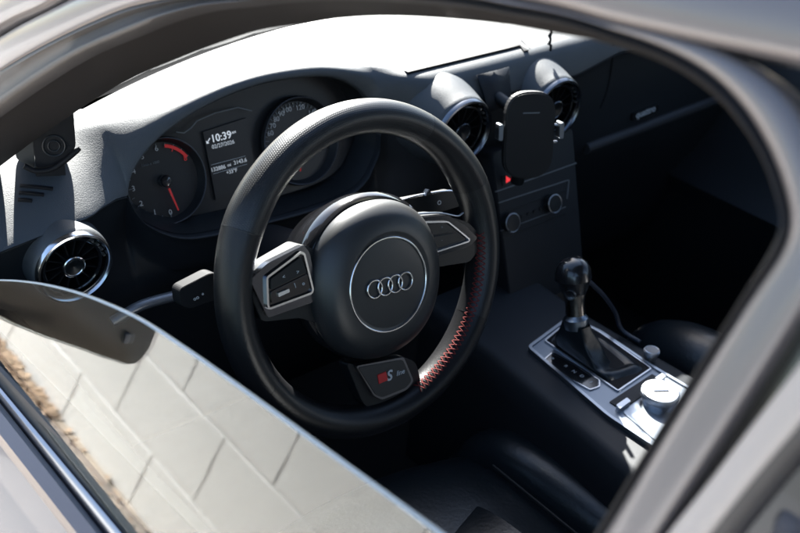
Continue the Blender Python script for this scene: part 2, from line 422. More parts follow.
ribbon([tdash(px, py)+V((0, 0, .0002)) for px, py in ((482, 12), (490, 16), (503, 23), (512, 31), (521, 40), (530, 49))], .0012, .001, 'panel_seam', 'dashlow', dash, up)
dface = lambda px, py, y=.254: aty(px, py, y)
def fdash(px, py, off=.002): return tdash(px, py)+V((0, -off, 0))
ribbon(catmull([fdash(613, 44, 0), fdash(612.5, 58, 0), fdash(610, 76, 0), fdash(606, 93, 0), fdash(600, 108, 0)], 5), .003, .002, 'panel_seam', 'matte', dash, V((0, -1, .2)))
tube([fdash(585+25*k, 148-9.33*k, .001) for k in range(8)], .0095, 'trim_strip', pbr('grey trim strip', (.030, .030, .033), .55, spec=.35), dash)
bc = fdash(643.5, 111.5, .004); bfr = Fr(bc, fdash(660, 105, .004)-fdash(627, 118, .004), (0, .1, 1))
badge = prism(bfr, rounded([(-.034, -.0065), (.034, -.0065), (.034, .0065), (-.034, .0065)], .003), -.010, .001, 'badge', 'gloss', dash, .0005)
text('quattro', .0165, bfr, 0, .001, .0013, 'greymark', badge, 'badge_lettering', bold=.0002)
# lower inlay arc at the left of the column
tube(catmull([aty(112, 322, .212), aty(124, 315, .211), aty(145, 304, .21), aty(186, 293, .21)], 6), .0065, 'inlay_strip', pbr('satin grey inlay', (.20, .20, .21), .35, metal=.5), dash)
# side demister slots on the dash end
for i, (pa, pb) in enumerate((((20, 186), (53, 189)), ((19, 193), (44, 195)), ((18, 200), (32, 201)))):
    A, B = tdash(*pa), tdash(*pb)
    ribbon([A, A.lerp(B, .5)+V((0, 0, .0006)), B], .0045, .003, 'demister_slot', 'matte', dash)

# ---- instrument cluster ----------------------------------------------
def outline(n=70):
    pts = []
    for i in range(n): x = -.518+.372*(.5-.5*math.cos(PI*i/n)); pts.append((x, sm(UP, x)))
    for i in range(n): x = -.146-.372*(.5-.5*math.cos(PI*i/n)); pts.append((x, sm(LO, x)))
    return pts
OUT = outline(); ccx, ccz = -.33, .04
CL = part('instrument_cluster', car, V((-.33, .30, .04)))
rec = []
for dep, sc, in ((.010, 1.0), (.02, .985), (.032, .965), (.046, .95)):
    rec.append([V((ccx+(x-ccx)*sc, yplane(z)+dep, ccz+(z-ccz)*sc)) for x, z in OUT])
grid(rec, 'recess_wall', 'black', CL, 60, closed_v=True)
t20 = R(20)
cfr = Fr((-.33, yplane(.04)+.043, .04), (1, 0, 0), (0, math.sin(t20), math.cos(t20)))   # z axis looks at the driver
fbm = bmesh.new()
fbm.faces.new([fbm.verts.new(cfr.p(*cfr.loc(V((ccx+(x-ccx)*.97, yplane(z)+.05, ccz+(z-ccz)*.97)))[:2], -.004)) for x, z in OUT])
finish(fbm, 'cluster_face', 'dialface', CL, 0)
def dial(px, py, rad, zero, step, labels, red=None, needle=180, nl=.044):
    a, b = cfr.pix(px, py, .004); f = Fr(cfr.p(a, b, 0), cfr.x, cfr.y)
    D = part('dial', CL, f.o)
    lathe(f, [(.0, -.002), (rad-.003, -.002), (rad, .004), (rad+.003, .010), (rad+.0045, .004)], 'dial_bowl', 'dialface', D, 72)
    lathe(f, torus_prof(rad+.0025, .0011, .0095, 8), 'dial_ring', pbr('dark dial ring', (.05, .05, .055), .4, metal=.6), D, 72)
    tb = bmesh.new()
    n = len(labels)
    for i, s in enumerate(labels):
        an = R(zero+step*i); dx, dy = math.sin(an), math.cos(an)
        if s: text(s, .0095, f, dx*rad*.80, dy*rad*.80, 0, 'dim_lit' if red is None or i < red else 'red_lit', D, 'numeral', depth=.0002)
    for i in range((n-1)*2+1):
        an = R(zero+step*i/2); dx, dy = math.sin(an), math.cos(an); l = .006 if i % 2 == 0 else .0035
        g = Fr(f.p(dx*(rad-.004), dy*(rad-.004)), f.x*dx+f.y*dy, -f.x*dy+f.y*dx)
        add_prism(tb, g, [(-l, -.0004), (0, -.0004), (0, .0004), (-l, .0004)], -.001, .0002)
    finish(tb, 'tick_marks', 'dimmark', D, 0)
    if red:
        rb = bmesh.new(); rr = []
        for k in range(25):
            an = R(zero+step*(red-.5)+(step*(n-1-red+.5))*k/24); dx, dy = math.sin(an), math.cos(an)
            rr.append([f.p(dx*(rad-.0095), dy*(rad-.0095), .0004), f.p(dx*(rad-.0055), dy*(rad-.0055), .0004)])
        add_rows(rb, rr, closed_v=False, cap=False); finish(rb, 'red_zone', 'red_lit', D, 0)
    an = R(needle); g = Fr(f.p(0, 0, .006), f.x*math.sin(an)+f.y*math.cos(an), -f.x*math.cos(an)+f.y*math.sin(an))
    nd = prism(g, [(.010, -.0013), (nl, -.0007), (nl, .0007), (.010, .0013)], -.0006, .0006, 'needle', 'red_lit', D)
    hub = lathe(f, [(.0075, .0), (.0075, .007), (.006, .009), (.001, .0095)], 'needle_hub', 'gloss', D, 32, cap1=True)
    return f
f1 = dial(165, 181, .050, 180, 30, ['0', '1', '2', '3', '4', '5', '6', '7', '8'], red=7, needle=168, nl=.040)
text('1/min x 1000', .0045, f1, -.012, .024, 0, 'dimmark', CL, 'dial_caption')
f2 = dial(300, 141, .055, 214, 13.5, ['', '', '20', '', '40', '', '60', '70', '80', '90', '100', '', '120', '', '140', '', '160'], needle=193, nl=.040)
ds = part('driver_display', CL, cfr.o)
def cpx(px, py, z=.0): return cfr.pix(px, py, z)
dp = [cpx(*p_) for p_ in ((203, 132), (246, 118), (258, 186), (216, 200))]
prism(cfr, dp, -.003, .0002, 'display_panel', 'dialface', ds)
def cangle(p_, q_): a_, b_ = cpx(*p_), cpx(*q_); return math.atan2(b_[1]-a_[1], b_[0]-a_[0])
x_, y_ = cpx(221, 137); text('10:39', .0135, cfr, x_, y_, .0006, 'white_lit', ds, 'clock_digits', bold=.00018)
x_, y_ = cpx(233.5, 132.5); text('AM', .0045, cfr, x_, y_, .0006, 'white_lit', ds, 'clock_suffix')
x_, y_ = cpx(208, 141); g = Fr(cfr.p(x_, y_, .0006), cfr.x, cfr.y)
ab = bmesh.new(); add_prism(ab, g, [(-.003, -.003), (.001, -.003), (-.003, .001)], 0, .0003); add_prism(ab, g, [(-.001, -.0018), (.0034, .0026), (.0026, .0034), (-.0018, -.001)], 0, .00035); finish(ab, 'arrow_symbol', 'white_lit', ds, 0)
x_, y_ = cpx(223, 144.5); text('02/27/2026', .0072, cfr, x_, y_, .0006, 'mid_lit', ds, 'date_digits', bold=.0001)
x_, y_ = cpx(218, 168.5); text('132886', .0072, cfr, x_, y_, .0006, 'mid_lit', ds, 'odometer_digits', bold=.0001)
x_, y_ = cpx(229, 165); text('mi', .0055, cfr, x_, y_, .0006, 'mid_lit', ds, 'unit_mark', bold=.0001)
x_, y_ = cpx(240, 161.5); text('3143.6', .0072, cfr, x_, y_, .0006, 'mid_lit', ds, 'trip_digits', bold=.0001)
x_, y_ = cpx(231.5, 171.5); text('+33°F', .0066, cfr, x_, y_, .0006, 'mid_lit', ds, 'temperature_digits', bold=.0001)
for (pa, pb) in (((211, 165), (245, 156)), ((213, 174), (247, 164))):
    (ax, ay), (bx, by) = cpx(*pa), cpx(*pb); g = Fr(cfr.p(ax, ay, .0005), cfr.p(bx, by)-cfr.p(ax, ay), cfr.y); L = ((bx-ax)**2+(by-ay)**2)**.5
    prism(g, [(0, -.0003), (L, -.0003), (L, .0003), (0, .0003)], 0, .0003, 'divider_line', 'dim_lit', ds)
tube([cfr.p(*cpx(*p_, .004), .004) for p_ in ((176, 132), (184, 133), (191, 128), (197, 121), (215, 113), (238, 107.5), (244, 109), (252, 111))], .0008, 'bezel_line', 'dimmark', CL, 8)

# ---- air vents -------------------------------------------------------
M['ventring'] = pbr('dark satin vent ring', (.15, .16, .18), .24, metal=1)
def vent(px, py, y, rad, look, fl=1):
    c = aty(px, py, y); fr = Fr(c, (1, 0, 0), (0, look, 1))
    vt = part('air_vent', car, c)
    lathe(fr, [(rad*.9, -.14), (rad*(1.02+.30*fl), -.10), (rad*(1.08+.32*fl), -.072), (rad*(1.08+.21*fl), -.046), (rad*(1.07+.09*fl), -.024), (rad*1.07, -.010), (rad*1.05, -.004), (rad*1.0, -.002)], 'vent_pod', 'dash', vt, 72, smooth=60)
    lathe(fr, [(rad*1.03, -.006), (rad*1.035, -.001), (rad*1.0, .003), (rad*.95, .0035), (rad*.90, .001), (rad*.885, -.004), (rad*.88, -.012)], 'vent_ring', 'chrome' if fl < .5 else 'ventring', vt, 72, smooth=50)
    lathe(fr, [(rad*.88, -.012), (rad*.86, -.03), (rad*.3, -.05), (.0005, -.05)], 'vent_throat', 'matte', vt, 48)
    lathe(fr, torus_prof(rad*.77, .0022, -.006, 10), 'inner_ring', 'gloss', vt, 56)
    bm = bmesh.new()
    for k in range(14):
        an = 2*PI*k/14; g = Fr(fr.p(0, 0, -.013), fr.x*math.cos(an)+fr.y*math.sin(an), -fr.x*math.sin(an)+fr.y*math.cos(an))
        add_prism(bm, g, [(rad*.2, -.0009), (rad*.77, -.0009), (rad*.77, .0009), (rad*.2, .0009)], -.010, .004)
    finish(bm, 'vane_fan', 'matte', vt, 0)
    hb = lathe(fr, [(rad*.24, -.03), (rad*.25, -.006), (rad*.22, -.001), (rad*.15, -.002), (.0006, -.004)], 'hub', 'black', vt, 40)
    lathe(fr, torus_prof(rad*.265, .0021, -.003, 10), 'hub_ring', 'chrome' if fl < .5 else 'ventring', vt, 48)
    # grip marks on the chrome collar
    gb = bmesh.new()
    for k in range(4):
        an = R(50-14*k); g = Fr(fr.p(0, 0, .0), fr.x*math.cos(an)+fr.y*math.sin(an), -fr.x*math.sin(an)+fr.y*math.cos(an))
        add_prism(gb, g, [(rad*.80, -.001), (rad*.86, -.001), (rad*.86, .001), (rad*.80, .001)], -.006, .0)
    finish(gb, 'collar_notch', 'alu', vt, 0)
    return vt, fr
vl, frl = vent(75, 268, .2, .0425, -.05, .1)
vc1, frc1 = vent(464, 134, .178, .0487, -.05)
vc2, frc2 = vent(557, 111, .178, .0487, -.05)

# ---- centre stack -----------------------------------------------------
cs = part('climate_panel', car, V((.05, .17, -.09)))
sfr = Fr(aty(540, 196, .15), aty(575, 183, .15)-aty(505, 209, .15), (0, .35, 1))
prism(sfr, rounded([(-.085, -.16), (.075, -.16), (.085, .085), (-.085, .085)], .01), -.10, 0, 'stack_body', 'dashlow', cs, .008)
def spx(px, py): return sfr.pix(px, py, 0)
def bar(frm, pa, pb, w, z0, z1, name, mat, parent):
    (ax, ay), (bx, by) = frm.pix(*pa, z1), frm.pix(*pb, z1); g = Fr(frm.p(ax, ay), frm.p(bx, by)-frm.p(ax, ay), frm.y); L = ((bx-ax)**2+(by-ay)**2)**.5
    return prism(g, [(0, -w/2), (L, -w/2), (L, w/2), (0, w/2)], z0, z1, name, mat, parent, min(w, z1-z0)*.2)
bar(sfr, (496, 192), (577, 163), .0016, -.002, .0012, 'trim_line', 'dimmark', cs)
bar(sfr, (499, 203), (569, 180), .0016, -.002, .0012, 'trim_line', 'dimmark', cs)
bar(sfr, (569, 180), (567, 199), .0016, -.002, .0012, 'trim_line', 'dimmark', cs)
for (px, py) in ((550, 203), (508, 222)):
    a, b = spx(px, py); g = Fr(sfr.p(a, b, 0), sfr.x, sfr.y)
    k = lathe(g, [(.0135, -.004), (.0135, .010), (.0125, .012), (.0005, .0122)], 'climate_knob', 'black', cs, 40)
    lathe(g, torus_prof(.0135, .0009, .0105, 8), 'knob_ring', 'alu', k, 40)
for k in range(5):
    a, b = spx(516+6.2*k, 219-2.6*k); prism(sfr, rounded([(a-.0035, b-.0022), (a+.0035, b-.0022), (a+.0035, b+.0022), (a-.0035, b+.0022)], .0008), -.001, .0016, 'climate_button', 'black', cs, .0004)
for pa, pb in (((500, 214), (566, 191)), ((501, 231), (566, 207)), ((503, 238), (566, 214))): bar(sfr, pa, pb, .0012, -.002, .0008, 'panel_gap', 'dimmark' if pa[1] == 231 else 'black', cs)
hb = part('hazard_button', car, aty(508, 178, .15))
ha, hbb = spx(507.5, 179); g = Fr(sfr.p(ha, hbb, 0), sfr.x, sfr.y)
prism(g, rounded([(-.012, -.008), (.012, -.008), (.012, .008), (-.012, .008)], .002), -.004, .0015, 'button_cap', 'black', hb, .0006)
prism(g, [(-.0052, -.0045), (.0055, -.0025), (-.0035, .0055)], .001, .0022, 'warning_triangle', emit('lit hazard red', (1, .05, .06), .09), hb)

# ---- steering wheel ---------------------------------------------------
tw = R(17.7); roll = R(-5)
wx = V((1, 0, 0)); wu = V((0, math.sin(tw), math.cos(tw)))
fx = wx*math.cos(roll)+wu*math.sin(roll); fu = -wx*math.sin(roll)+wu*math.cos(roll)
W = Fr((-.36, 0, 0), fx, fu)       # z looks at the driver
SW = part('steering_wheel', car, V((-.36, 0, 0)))
def W2(px, py, n): return W.pix(px, py, n)
RR, RT = .1705, .0195
RC = V((.002, .004))
def rim_rows(a0, a1, n, extra=0, seg=36):
    rows = []
    for i in range(n+1):
        a = a0+(a1-a0)*i/n; d = (math.cos(a), math.sin(a))
        grip = 1+.10*math.exp(-((math.degrees(a) % 360-150)/14)**2)+.10*math.exp(-((math.degrees(a) % 360-30)/14)**2)
        rows.append([W.p(RC.x+d[0]*(RR+(RT*.95+extra)*grip*math.cos(b)), RC.y+d[1]*(RR+(RT*.95+extra)*grip*math.cos(b)), (RT*1.12+extra)*grip*math.sin(b)) for b in [2*PI*k/seg for k in range(seg)]])
    return rows
def rim_seg(d0, d1, mat, name):
    n = max(8, int((d1-d0)/1.5)); rows = rim_rows(R(d0), R(d1), n); seg = len(rows[0])
    bm = bmesh.new(); uvl = bm.loops.layers.uv.new('UVMap')
    vs = [[bm.verts.new(p) for p in r] for r in rows]
    for i in range(n):
        for j in range(seg):
            f = bm.faces.new((vs[i][j], vs[i+1][j], vs[i+1][(j+1) % seg], vs[i][(j+1) % seg]))
            for lp, (u, v) in zip(f.loops, ((i, j), (i+1, j), (i+1, j+1), (i, j+1))): lp[uvl].uv = ((d0+(d1-d0)*u/n)/360, v/seg)
    bm.faces.new(vs[0]); bm.faces.new(vs[-1])
    return finish(bm, name, mat, SW, 50)
rim_seg(60, 154, 'perf', 'rim_grip'); rim_seg(-30, 26, 'perf', 'rim_grip')
rim_seg(154, 212, 'leather', 'rim_section'); rim_seg(212, 330, 'leather', 'rim_section'); rim_seg(26, 60, 'leather', 'rim_section')
for d in (154, 60, 26, 212, -30):
    sb = bmesh.new(); rows = rim_rows(R(d-.35), R(d+.35), 2, -.0001)
    # raised welt with stitches across it
    for i, r in enumerate(rows):
        for j in range(len(r)):
            c = W.p(RC.x+RR*math.cos(R(d)), RC.y+RR*math.sin(R(d))); rows[i][j] = c+(r[j]-c)*(1.018 if i == 1 else 1.0)
    add_rows(sb, rows); finish(sb, 'rim_seam', 'leather', SW, 60)
    st = bmesh.new()
    for j in range(0, 48):
        b = 2*PI*j/48; L = []
        for dd in (-1.0, 1.0):
            a = R(d+dd); e = .0006
            L.append(W.p(RC.x+math.cos(a)*(RR+(RT*.95+e)*math.cos(b+.02*dd)), RC.y+math.sin(a)*(RR+(RT*.95+e)*math.cos(b+.02*dd)), (RT*1.15+e)*math.sin(b+.02*dd)))
        add_rows(st, tube_rows(L, .0005, 5))
    finish(st, 'seam_stitching', 'greythread', SW, 0) if d in (154, 26) else st.free()
# red lacing zigzag on the inner face of the rim
lb = bmesh.new(); hb_ = bmesh.new()
def lace_pt(a, b, e):
    return W.p(RC.x+math.cos(a)*(RR+(RT*.95+e)*math.cos(b)), RC.y+math.sin(a)*(RR+(RT*.95+e)*math.cos(b)), (RT*1.15+e)*math.sin(b))
for sgn in (1, -1):
    for k in range(0, 34):
        a0, a1 = R(-72+k*2.3), R(-72+(k+1)*2.3); s0 = sgn if k % 2 else -sgn
        pth = [lace_pt(a0+(a1-a0)*t, R(180-34-s0*17*(1-2*t)), .0005+.0009*math.sin(PI*t)) for t in (0, .2, .4, .5, .6, .8, 1)]
        add_rows(lb, tube_rows(pth, .00055, 6))
finish(lb, 'rim_lacing', 'redthread', SW, 0)
# hub, airbag
hub0 = lathe(W, [(.03, -.10), (.07, -.07), (.090, -.02), (.093, .004), (.089, .010), (.082, .010)], 'hub_shroud', 'gloss', SW, 72, smooth=50)
def hub_r(a):   # slightly squared outline, a little longer to the bottom
    return 1+.012*math.cos(4*a+PI)+.055*max(0, -math.sin(a))**2
bm = bmesh.new(); seg = 96; rows = []
for r, h in ((.086, .002), (.0868, .012), (.0855, .020), (.081, .0275), (.0745, .0335), (.066, .0375), (.056, .0400), (.0535, .0400)):
    rows.append([W.p(math.cos(2*PI*k/seg)*r*(1+(hub_r(2*PI*k/seg)-1)*min(1, (r-.05)/.03)), math.sin(2*PI*k/seg)*r*(1+(hub_r(2*PI*k/seg)-1)*min(1, (r-.05)/.03)), h) for k in range(seg)])
for r, h in ((.0515, .0385), (.050, .0388), (.03, .0400), (.012, .0405), (.0005, .0406)):
    rows.append([W.p(math.cos(2*PI*k/seg)*r, math.sin(2*PI*k/seg)*r, h) for k in range(seg)])
add_rows(bm, rows, cap=False)
pad = finish(bm, 'airbag_cover', 'airbag', SW, 50)
ea, eb = W2(387.5, 289, .040)
E0 = Fr(W.p(ea*.4, eb*.4, 0), W.x, W.y)
lathe(E0, torus_prof(.0515, .0013, .0395, 10), 'emblem_circle', 'chrome', SW, 96)
em = part('emblem', SW, W.p(0, 0, .04))
for k in range(4):
    g = Fr(E0.p((k-1.5)*.0138, 0, .0415), W.x, W.y)
    lathe(g, torus_prof(.0096, .00115, .0003*(k % 2), 10), 'emblem_ring', 'chrome', em, 48)
# spokes
def wpoly(pts, n): return [W2(px, py, n) for px, py in pts]
def spoke(pts, n0, n1, rc, name, mat, bev): return prism(W, rounded(wpoly(pts, n1), rc), n0, n1, name, mat, SW, bev, 3)
spoke([(246, 282), (262, 268), (303, 244), (340, 262), (340, 330), (300, 318), (262, 322)], -.015, .012, .006, 'spoke', 'black', .004)
sl = spoke([(250, 280), (268, 263), (304, 245), (310, 253), (318, 297), (314, 302), (268, 318)], .008, .017, .004, 'control_pod', pbr('dark satin chrome', (.10, .105, .12), .18, metal=1), .003)
po, inn = ring_prism(W, rounded(wpoly([(266, 277), (301, 251), (305, 253), (314, 290), (312, 294), (269, 310), (267, 306)], .020), .003), .0022, .014, .0205, 'pod_frame', 'chrome', sl)
prism(W, inn, .012, .0172, 'pod_face', 'gloss', sl)
b1 = prism(W, rounded(wpoly([(271, 279), (301, 257), (307, 272), (271, 290)], .0195), .002), .015, .0195, 'rocker_button', 'black', sl, .0012, 3)
b2 = prism(W, rounded(wpoly([(271, 292), (308, 274), (311, 288), (272, 304)], .0195), .002), .015, .0190, 'rocker_button', 'gloss', sl, .001, 3)
prism(W, rounded(wpoly([(278, 293), (289, 288.5), (289.5, 292), (278.5, 297)], .0205), .0008), .018, .0212, 'scroll_wheel', 'alu', sl, .0006)
for (px, py, s) in ((284, 277, '<'), (298, 272, '>'), (295, 285, '|'), (303.5, 283.5, 'o')):
    a, b = W2(px, py, .0197); text(s, .006, W, a, b, .0196, 'greymark', sl, 'button_symbol', rot=R(15))
spoke([(400, 218), (440, 214), (468, 222), (486, 240), (470, 262), (432, 268)], -.015, .010, .006, 'spoke', 'black', .004)
sr = spoke([(404, 219), (448, 215), (466, 226), (478, 238), (470, 246), (430, 259)], .006, .015, .004, 'control_pod', 'gloss', .003)
po, inn = ring_prism(W, rounded(wpoly([(408, 222), (448, 221), (458, 229), (470, 239), (469, 242), (432, 254), (428, 253)], .018), .003), .0016, .013, .0185, 'pod_frame', 'chrome', sr)
prism(W, inn, .011, .0155, 'pod_face', 'gloss', sr)
prism(W, rounded(wpoly([(412, 225), (446, 223.5), (455, 231), (419, 237)], .017), .002), .014, .0172, 'rocker_button', 'black', sr, .001, 3)
prism(W, rounded(wpoly([(421, 239), (456, 233), (464, 239), (432, 250)], .017), .002), .014, .0172, 'rocker_button', 'black', sr, .001, 3)
for (px, py, s) in ((427, 230, 'o'), (442, 227.5, '+'), (432, 243, '*'), (442, 240, '-')):
    a, b = W2(px, py, .0175); text(s, .006, W, a, b, .0174, 'dimmark', sr, 'button_symbol')
tube(catmull([W.p(*W2(393, 216, .016), .016), W.p(*W2(415, 214, .016), .016), W.p(*W2(440, 213, .016), .016), W.p(*W2(457, 216, .016), .016), W.p(*W2(463, 213, .013), .013)], 6), .0012, 'pod_edge', 'alufr', sr, 8)
# bottom spoke with its badge plate
spoke([(346, 362), (358, 366), (404, 357), (416, 362), (422, 384), (410, 412), (378, 416), (362, 402)], -.012, .006, .008, 'spoke', 'black', .004)
bp = spoke([(356, 366), (404, 357), (414, 381), (407, 390), (382, 400), (374, 396)], .002, .0125, .004, 'badge_plate', pbr('dark badge frame', (.16, .16, .17), .35, metal=1), .001)
prism(W, rounded(wpoly([(358, 367.5), (403, 359.5), (412, 381), (406, 388), (382.5, 397.5), (376, 395)], .0135), .004), .011, .0135, 'badge_inlay', 'airbag', bp, .0005)
prism(W, wpoly([(377.5, 375), (386, 371.5), (388, 380), (379, 384)], .0142), .0132, .0145, 'badge_block', 'red', bp, .0003)
a, b = W2(389, 376.5, .0142); text('S', .0165, W, a+.0005, b+.0003, .0140, 'greymark', bp, 'badge_letter', rot=R(2), shear=.2, bold=.0004)
a, b = W2(400.5, 372.5, .0142); text('line', .0085, W, a, b, .0140, 'greymark', bp, 'badge_lettering', rot=R(2), shear=.25)
# inner rim trim along the left and bottom
tube([W.p(math.cos(R(d))*(RR-RT*.98), math.sin(R(d))*(RR-RT*.98), .006) for d in range(172, 250, 3)], .0012, 'rim_piping', 'dimmark', SW, 6)
# column shroud
lathe(Fr(W.o-W.z*.09-W.y*.015, W.x, W.y), [(.0005, .03), (.036, .028), (.042, .01), (.044, -.12)], 'column_shroud', 'matte', car, 48)

# ---- stalks -----------------------------------------------------------
def stalk(px4, y, z0, z1, name, mat, bev):
    P = [aty(px, py, y) for px, py in px4]; f = Fr(P[0], P[1]-P[0], P[2]-P[0]) if False else Fr(P[0], (P[1]-P[0]), (0, .3, 1))
    poly = [f.pix(px, py, 0) for px, py in px4]
    return f, prism(f, rounded(poly, .006), z0, z1, name, mat, car, bev, 3)
fr_, rs = stalk([(384, 211), (400, 200), (452, 190), (460, 197), (461, 206), (430, 215)], .07, -.012, 0, 'column_stalk', 'black', .003)
tube(catmull([fr_.p(*fr_.pix(*q_, .0005), .0005) for q_ in ((386, 209), (398, 201.5), (420, 195), (450, 190.8), (458, 195))], 5), .0011, 'stalk_edge', 'chrome', rs, 8)
prism(fr_, [fr_.pix(*q_, .002) for q_ in ((424, 196), (428, 189), (432, 194))], -.004, .004, 'stalk_switch', 'chrome', rs, .0006)
for (px, py, s, sz) in ((439, 202, 'o', .012), (408, 209.5, '0', .011), (398, 206, ':', .012), (392, 211, '=', .008), (398, 211.5, ':', .010)):
    a, b = fr_.pix(px, py, .0); text(s, sz, fr_, a, b, .0002, 'greymark', rs, 'stalk_symbol')
fl_, ls = stalk([(179, 289), (212, 272), (226, 278), (226, 296), (190, 309), (181, 306)], .06, -.02, 0, 'column_stalk', 'matte', .004)
tube([aty(200, 292, .065), aty(290, 262, .10)], .008, 'stalk_arm', 'black', ls)
for (px, py, s) in ((196, 298, 'oo'), (203, 295, '*')):
    a, b = fl_.pix(px, py, 0); text(s, .006, fl_, a, b, .0003, 'greymark', ls, 'stalk_symbol')

# ---- centre console ----------------------------------------------------
CZ = -.215
K = Fr((0, -.12, CZ), (1, 0, 0), (0, 1, 0))
def kp(pts, z=0): return [K.pix(px, py, z) for px, py in pts]
CC = part('centre_console', car, V((0, -.12, CZ)))
# body: a long box with crowned top, from the stack to behind the pillar
xl0, xr0 = -.118, .088
def section(y, zt, xl, xr, zb): return [V((xl-.012, y, zb)), V((xl-.008, y, zt-.05)), V((xl-.004, y, zt-.012)), V((xl+.004, y, zt-.003)), V((xl+.012, y, zt)), V((xr-.012, y, zt)), V((xr-.004, y, zt-.003)), V((xr+.004, y, zt-.012)), V((xr+.008, y, zt-.05)), V((xr+.012, y, zb))]
kb = bmesh.new(); add_rows(kb, [section(.16, CZ+.004, -.115, .07, -.5), section(.03, CZ-.006, -.112, .072, -.5), section(-.10, CZ-.006, -.125, .078, -.5), section(-.22, CZ-.006, -.137, .085, -.5), section(-.34, CZ-.006, -.14, .088, -.5), section(-.8, CZ-.008, -.14, .088, -.5)], closed_v=False, cap=False)
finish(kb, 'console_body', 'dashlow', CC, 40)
tfp = rounded(kp([(527, 347), (569, 316), (601, 331), (655, 367), (706, 397), (672, 462), (655, 448), (607, 416)]), .008)
tf, inn = ring_prism(K, tfp, .0045, -.012, .0015, 'trim_frame', 'alufr', CC)
plate = prism(K, inn, -.012, -.0008, 'trim_plate', pbr('satin trim plate', (.20, .225, .26), .38, metal=.85, noise=(500, .08, .0003)), CC)
# dark wells: boot opening, indicator window, button strip
prism(K, rounded(kp([(546, 341), (572, 319), (600, 334), (650, 369), (618, 390)]), .004), -.01, .0004, 'boot_opening', 'matte', CC)
ring_prism(K, rounded(kp([(544, 341), (572, 317.5), (600, 332.5), (652, 369), (618, 392)]), .004), .002, -.004, .0016, 'boot_surround', 'alu', CC)
gi = prism(K, rounded(kp([(545, 360), (552, 354), (575, 366), (598, 381), (598, 386), (590, 389), (570, 378)]), .003), -.004, .0008, 'gear_indicator', 'gloss', CC)
ring_prism(K, rounded(kp([(543.5, 360), (552, 352.5), (576, 365), (600, 380.5), (600, 387), (590, 390.5), (569, 379)]), .003), .0015, -.004, .0013, 'indicator_rim', 'chrome', gi)
for (px, py, s) in ((552, 358.5, 'P'), (566, 366, 'R'), (574, 371.5, 'N'), (582, 376, 'D'), (591, 382, 'S')):
    a, b = K.pix(px, py, .001); text(s, .0075, K, a, b, .0009, 'greymark', gi, 'gear_letter', rot=R(-90))
prism(K, rounded(kp([(609, 402), (652, 374), (664, 381), (622, 410)]), .002), -.006, .0006, 'button_tray', 'dashlow', CC, .0005)
prism(K, rounded(kp([(607, 438.0), (606, 417), (671, 456), (676, 480)], -.006), .002), -.02, -.004, 'console_lid_edge', 'dashlow', CC, .002) if False else None
for pts in ([(616, 405), (627, 397.5), (631, 401), (620, 409)], [(655, 378), (662, 373), (666, 376), (660, 381)]):
    prism(K, rounded(kp(pts, .006), .0018), -.002, .0065, 'toggle_switch', 'alu', CC, .001, 3)
# lower gloss plate round the rotary control
prism(K, rounded(kp([(622, 412), (664, 383), (704, 400), (672, 455)]), .006), -.006, .0006, 'control_plate', 'alufr', CC, .0005)
def knob(px, py, r, h, name, ztop):
    a, b = K.pix(px, py, ztop); g = Fr(K.p(a, b, 0), K.x, K.y); o = part(name, car, g.o)
    lathe(g, [(r*.86, -.002), (r*.86, h*.35), (r*.96, h*.42), (r, h*.5), (r, h*.86), (r*.97, h*.97), (r*.90, h), (r*.86, h*.985)], 'knob_skirt', 'alu', o, 72)
    lathe(g, [(r*.86, h*.985), (r*.6, h*.97), (.0004, h*.965)], 'knob_cap', pbr('brushed knob cap', (.20, .20, .20), .5, metal=.9, noise=(400, .1, .0003)), o, 72)
    bm = bmesh.new()
    for k in range(60):
        an = 2*PI*k/60; q_ = Fr(g.p(r*math.cos(an), r*math.sin(an), 0), V((math.cos(an), math.sin(an), 0)), V((-math.sin(an), math.cos(an), 0)))
        add_prism(bm, q_, [(-.0005, -.0004), (.0004, -.0004), (.0004, .0004), (-.0005, .0004)], h*.52, h*.84)
    finish(bm, 'knob_knurl', 'alu', o, 0)
    return o, g
mk, mg = knob(661, 391, .0245, .018, 'control_knob', .017)
ma = Fr(mg.p(0, 0, 0), (.83, -.55, 0), (.55, .83, 0))
prism(ma, rounded([(-.010, -.0014), (.010, -.0014), (.010, .0014), (-.010, .0014)], .0008), .016, .0184, 'knob_mark', 'chrome', mk, .0005)
vk, vg = knob(652, 350, .0105, .013, 'volume_knob', .012)
# gear lever
GL = part('gear_lever', car, V((-.02, -.06, CZ)))
def ringp(c, rx, ry, n=28, tilt=0): return [V(c)+V((rx*math.cos(2*PI*k/n), ry*math.sin(2*PI*k/n), tilt*math.sin(2*PI*k/n))) for k in range(n)]
base_c = [K.p(*p_) for p_ in rounded(kp([(549, 341), (572, 321), (600, 336), (646, 369), (617, 388)]), .01, 3)]
top = atz(577, 321, -.162)
nb = len(base_c); rows = [base_c]
rg = random.Random(8); cen = sum(base_c, V())/nb
for k, t in enumerate((.06, .14, .24, .34, .44, .54, .64, .74, .84, .92, 1.0)):
    row = []
    for i, p_ in enumerate(base_c):
        d = math.atan2(p_.y-cen.y, p_.x-cen.x); q_ = top+V((math.cos(d)*.019, math.sin(d)*.019, 0))
        e = t**.75; w = .0055*math.sin(d*4+t*7)+.004*math.sin(d*7-t*11)+.0025*math.sin(d*11+t*17)
        pt = p_.lerp(q_, t); pt.z = p_.z+(q_.z-p_.z)*(t**3.0); pt += V((math.cos(d)*.6, math.sin(d)*.6, 1.0))*w*math.sin(PI*min(1, t*1.1))
        row.append(pt)
    rows.append(row)
bo = grid(rows, 'shift_boot', 'seat', GL, 80, closed_v=True, sub=1)
ax0 = top-V((0, 0, .006)); kt = at(574, 262, CF, V((-.028, -.024, -.09)))
kdir = (kt-ax0).normalized()
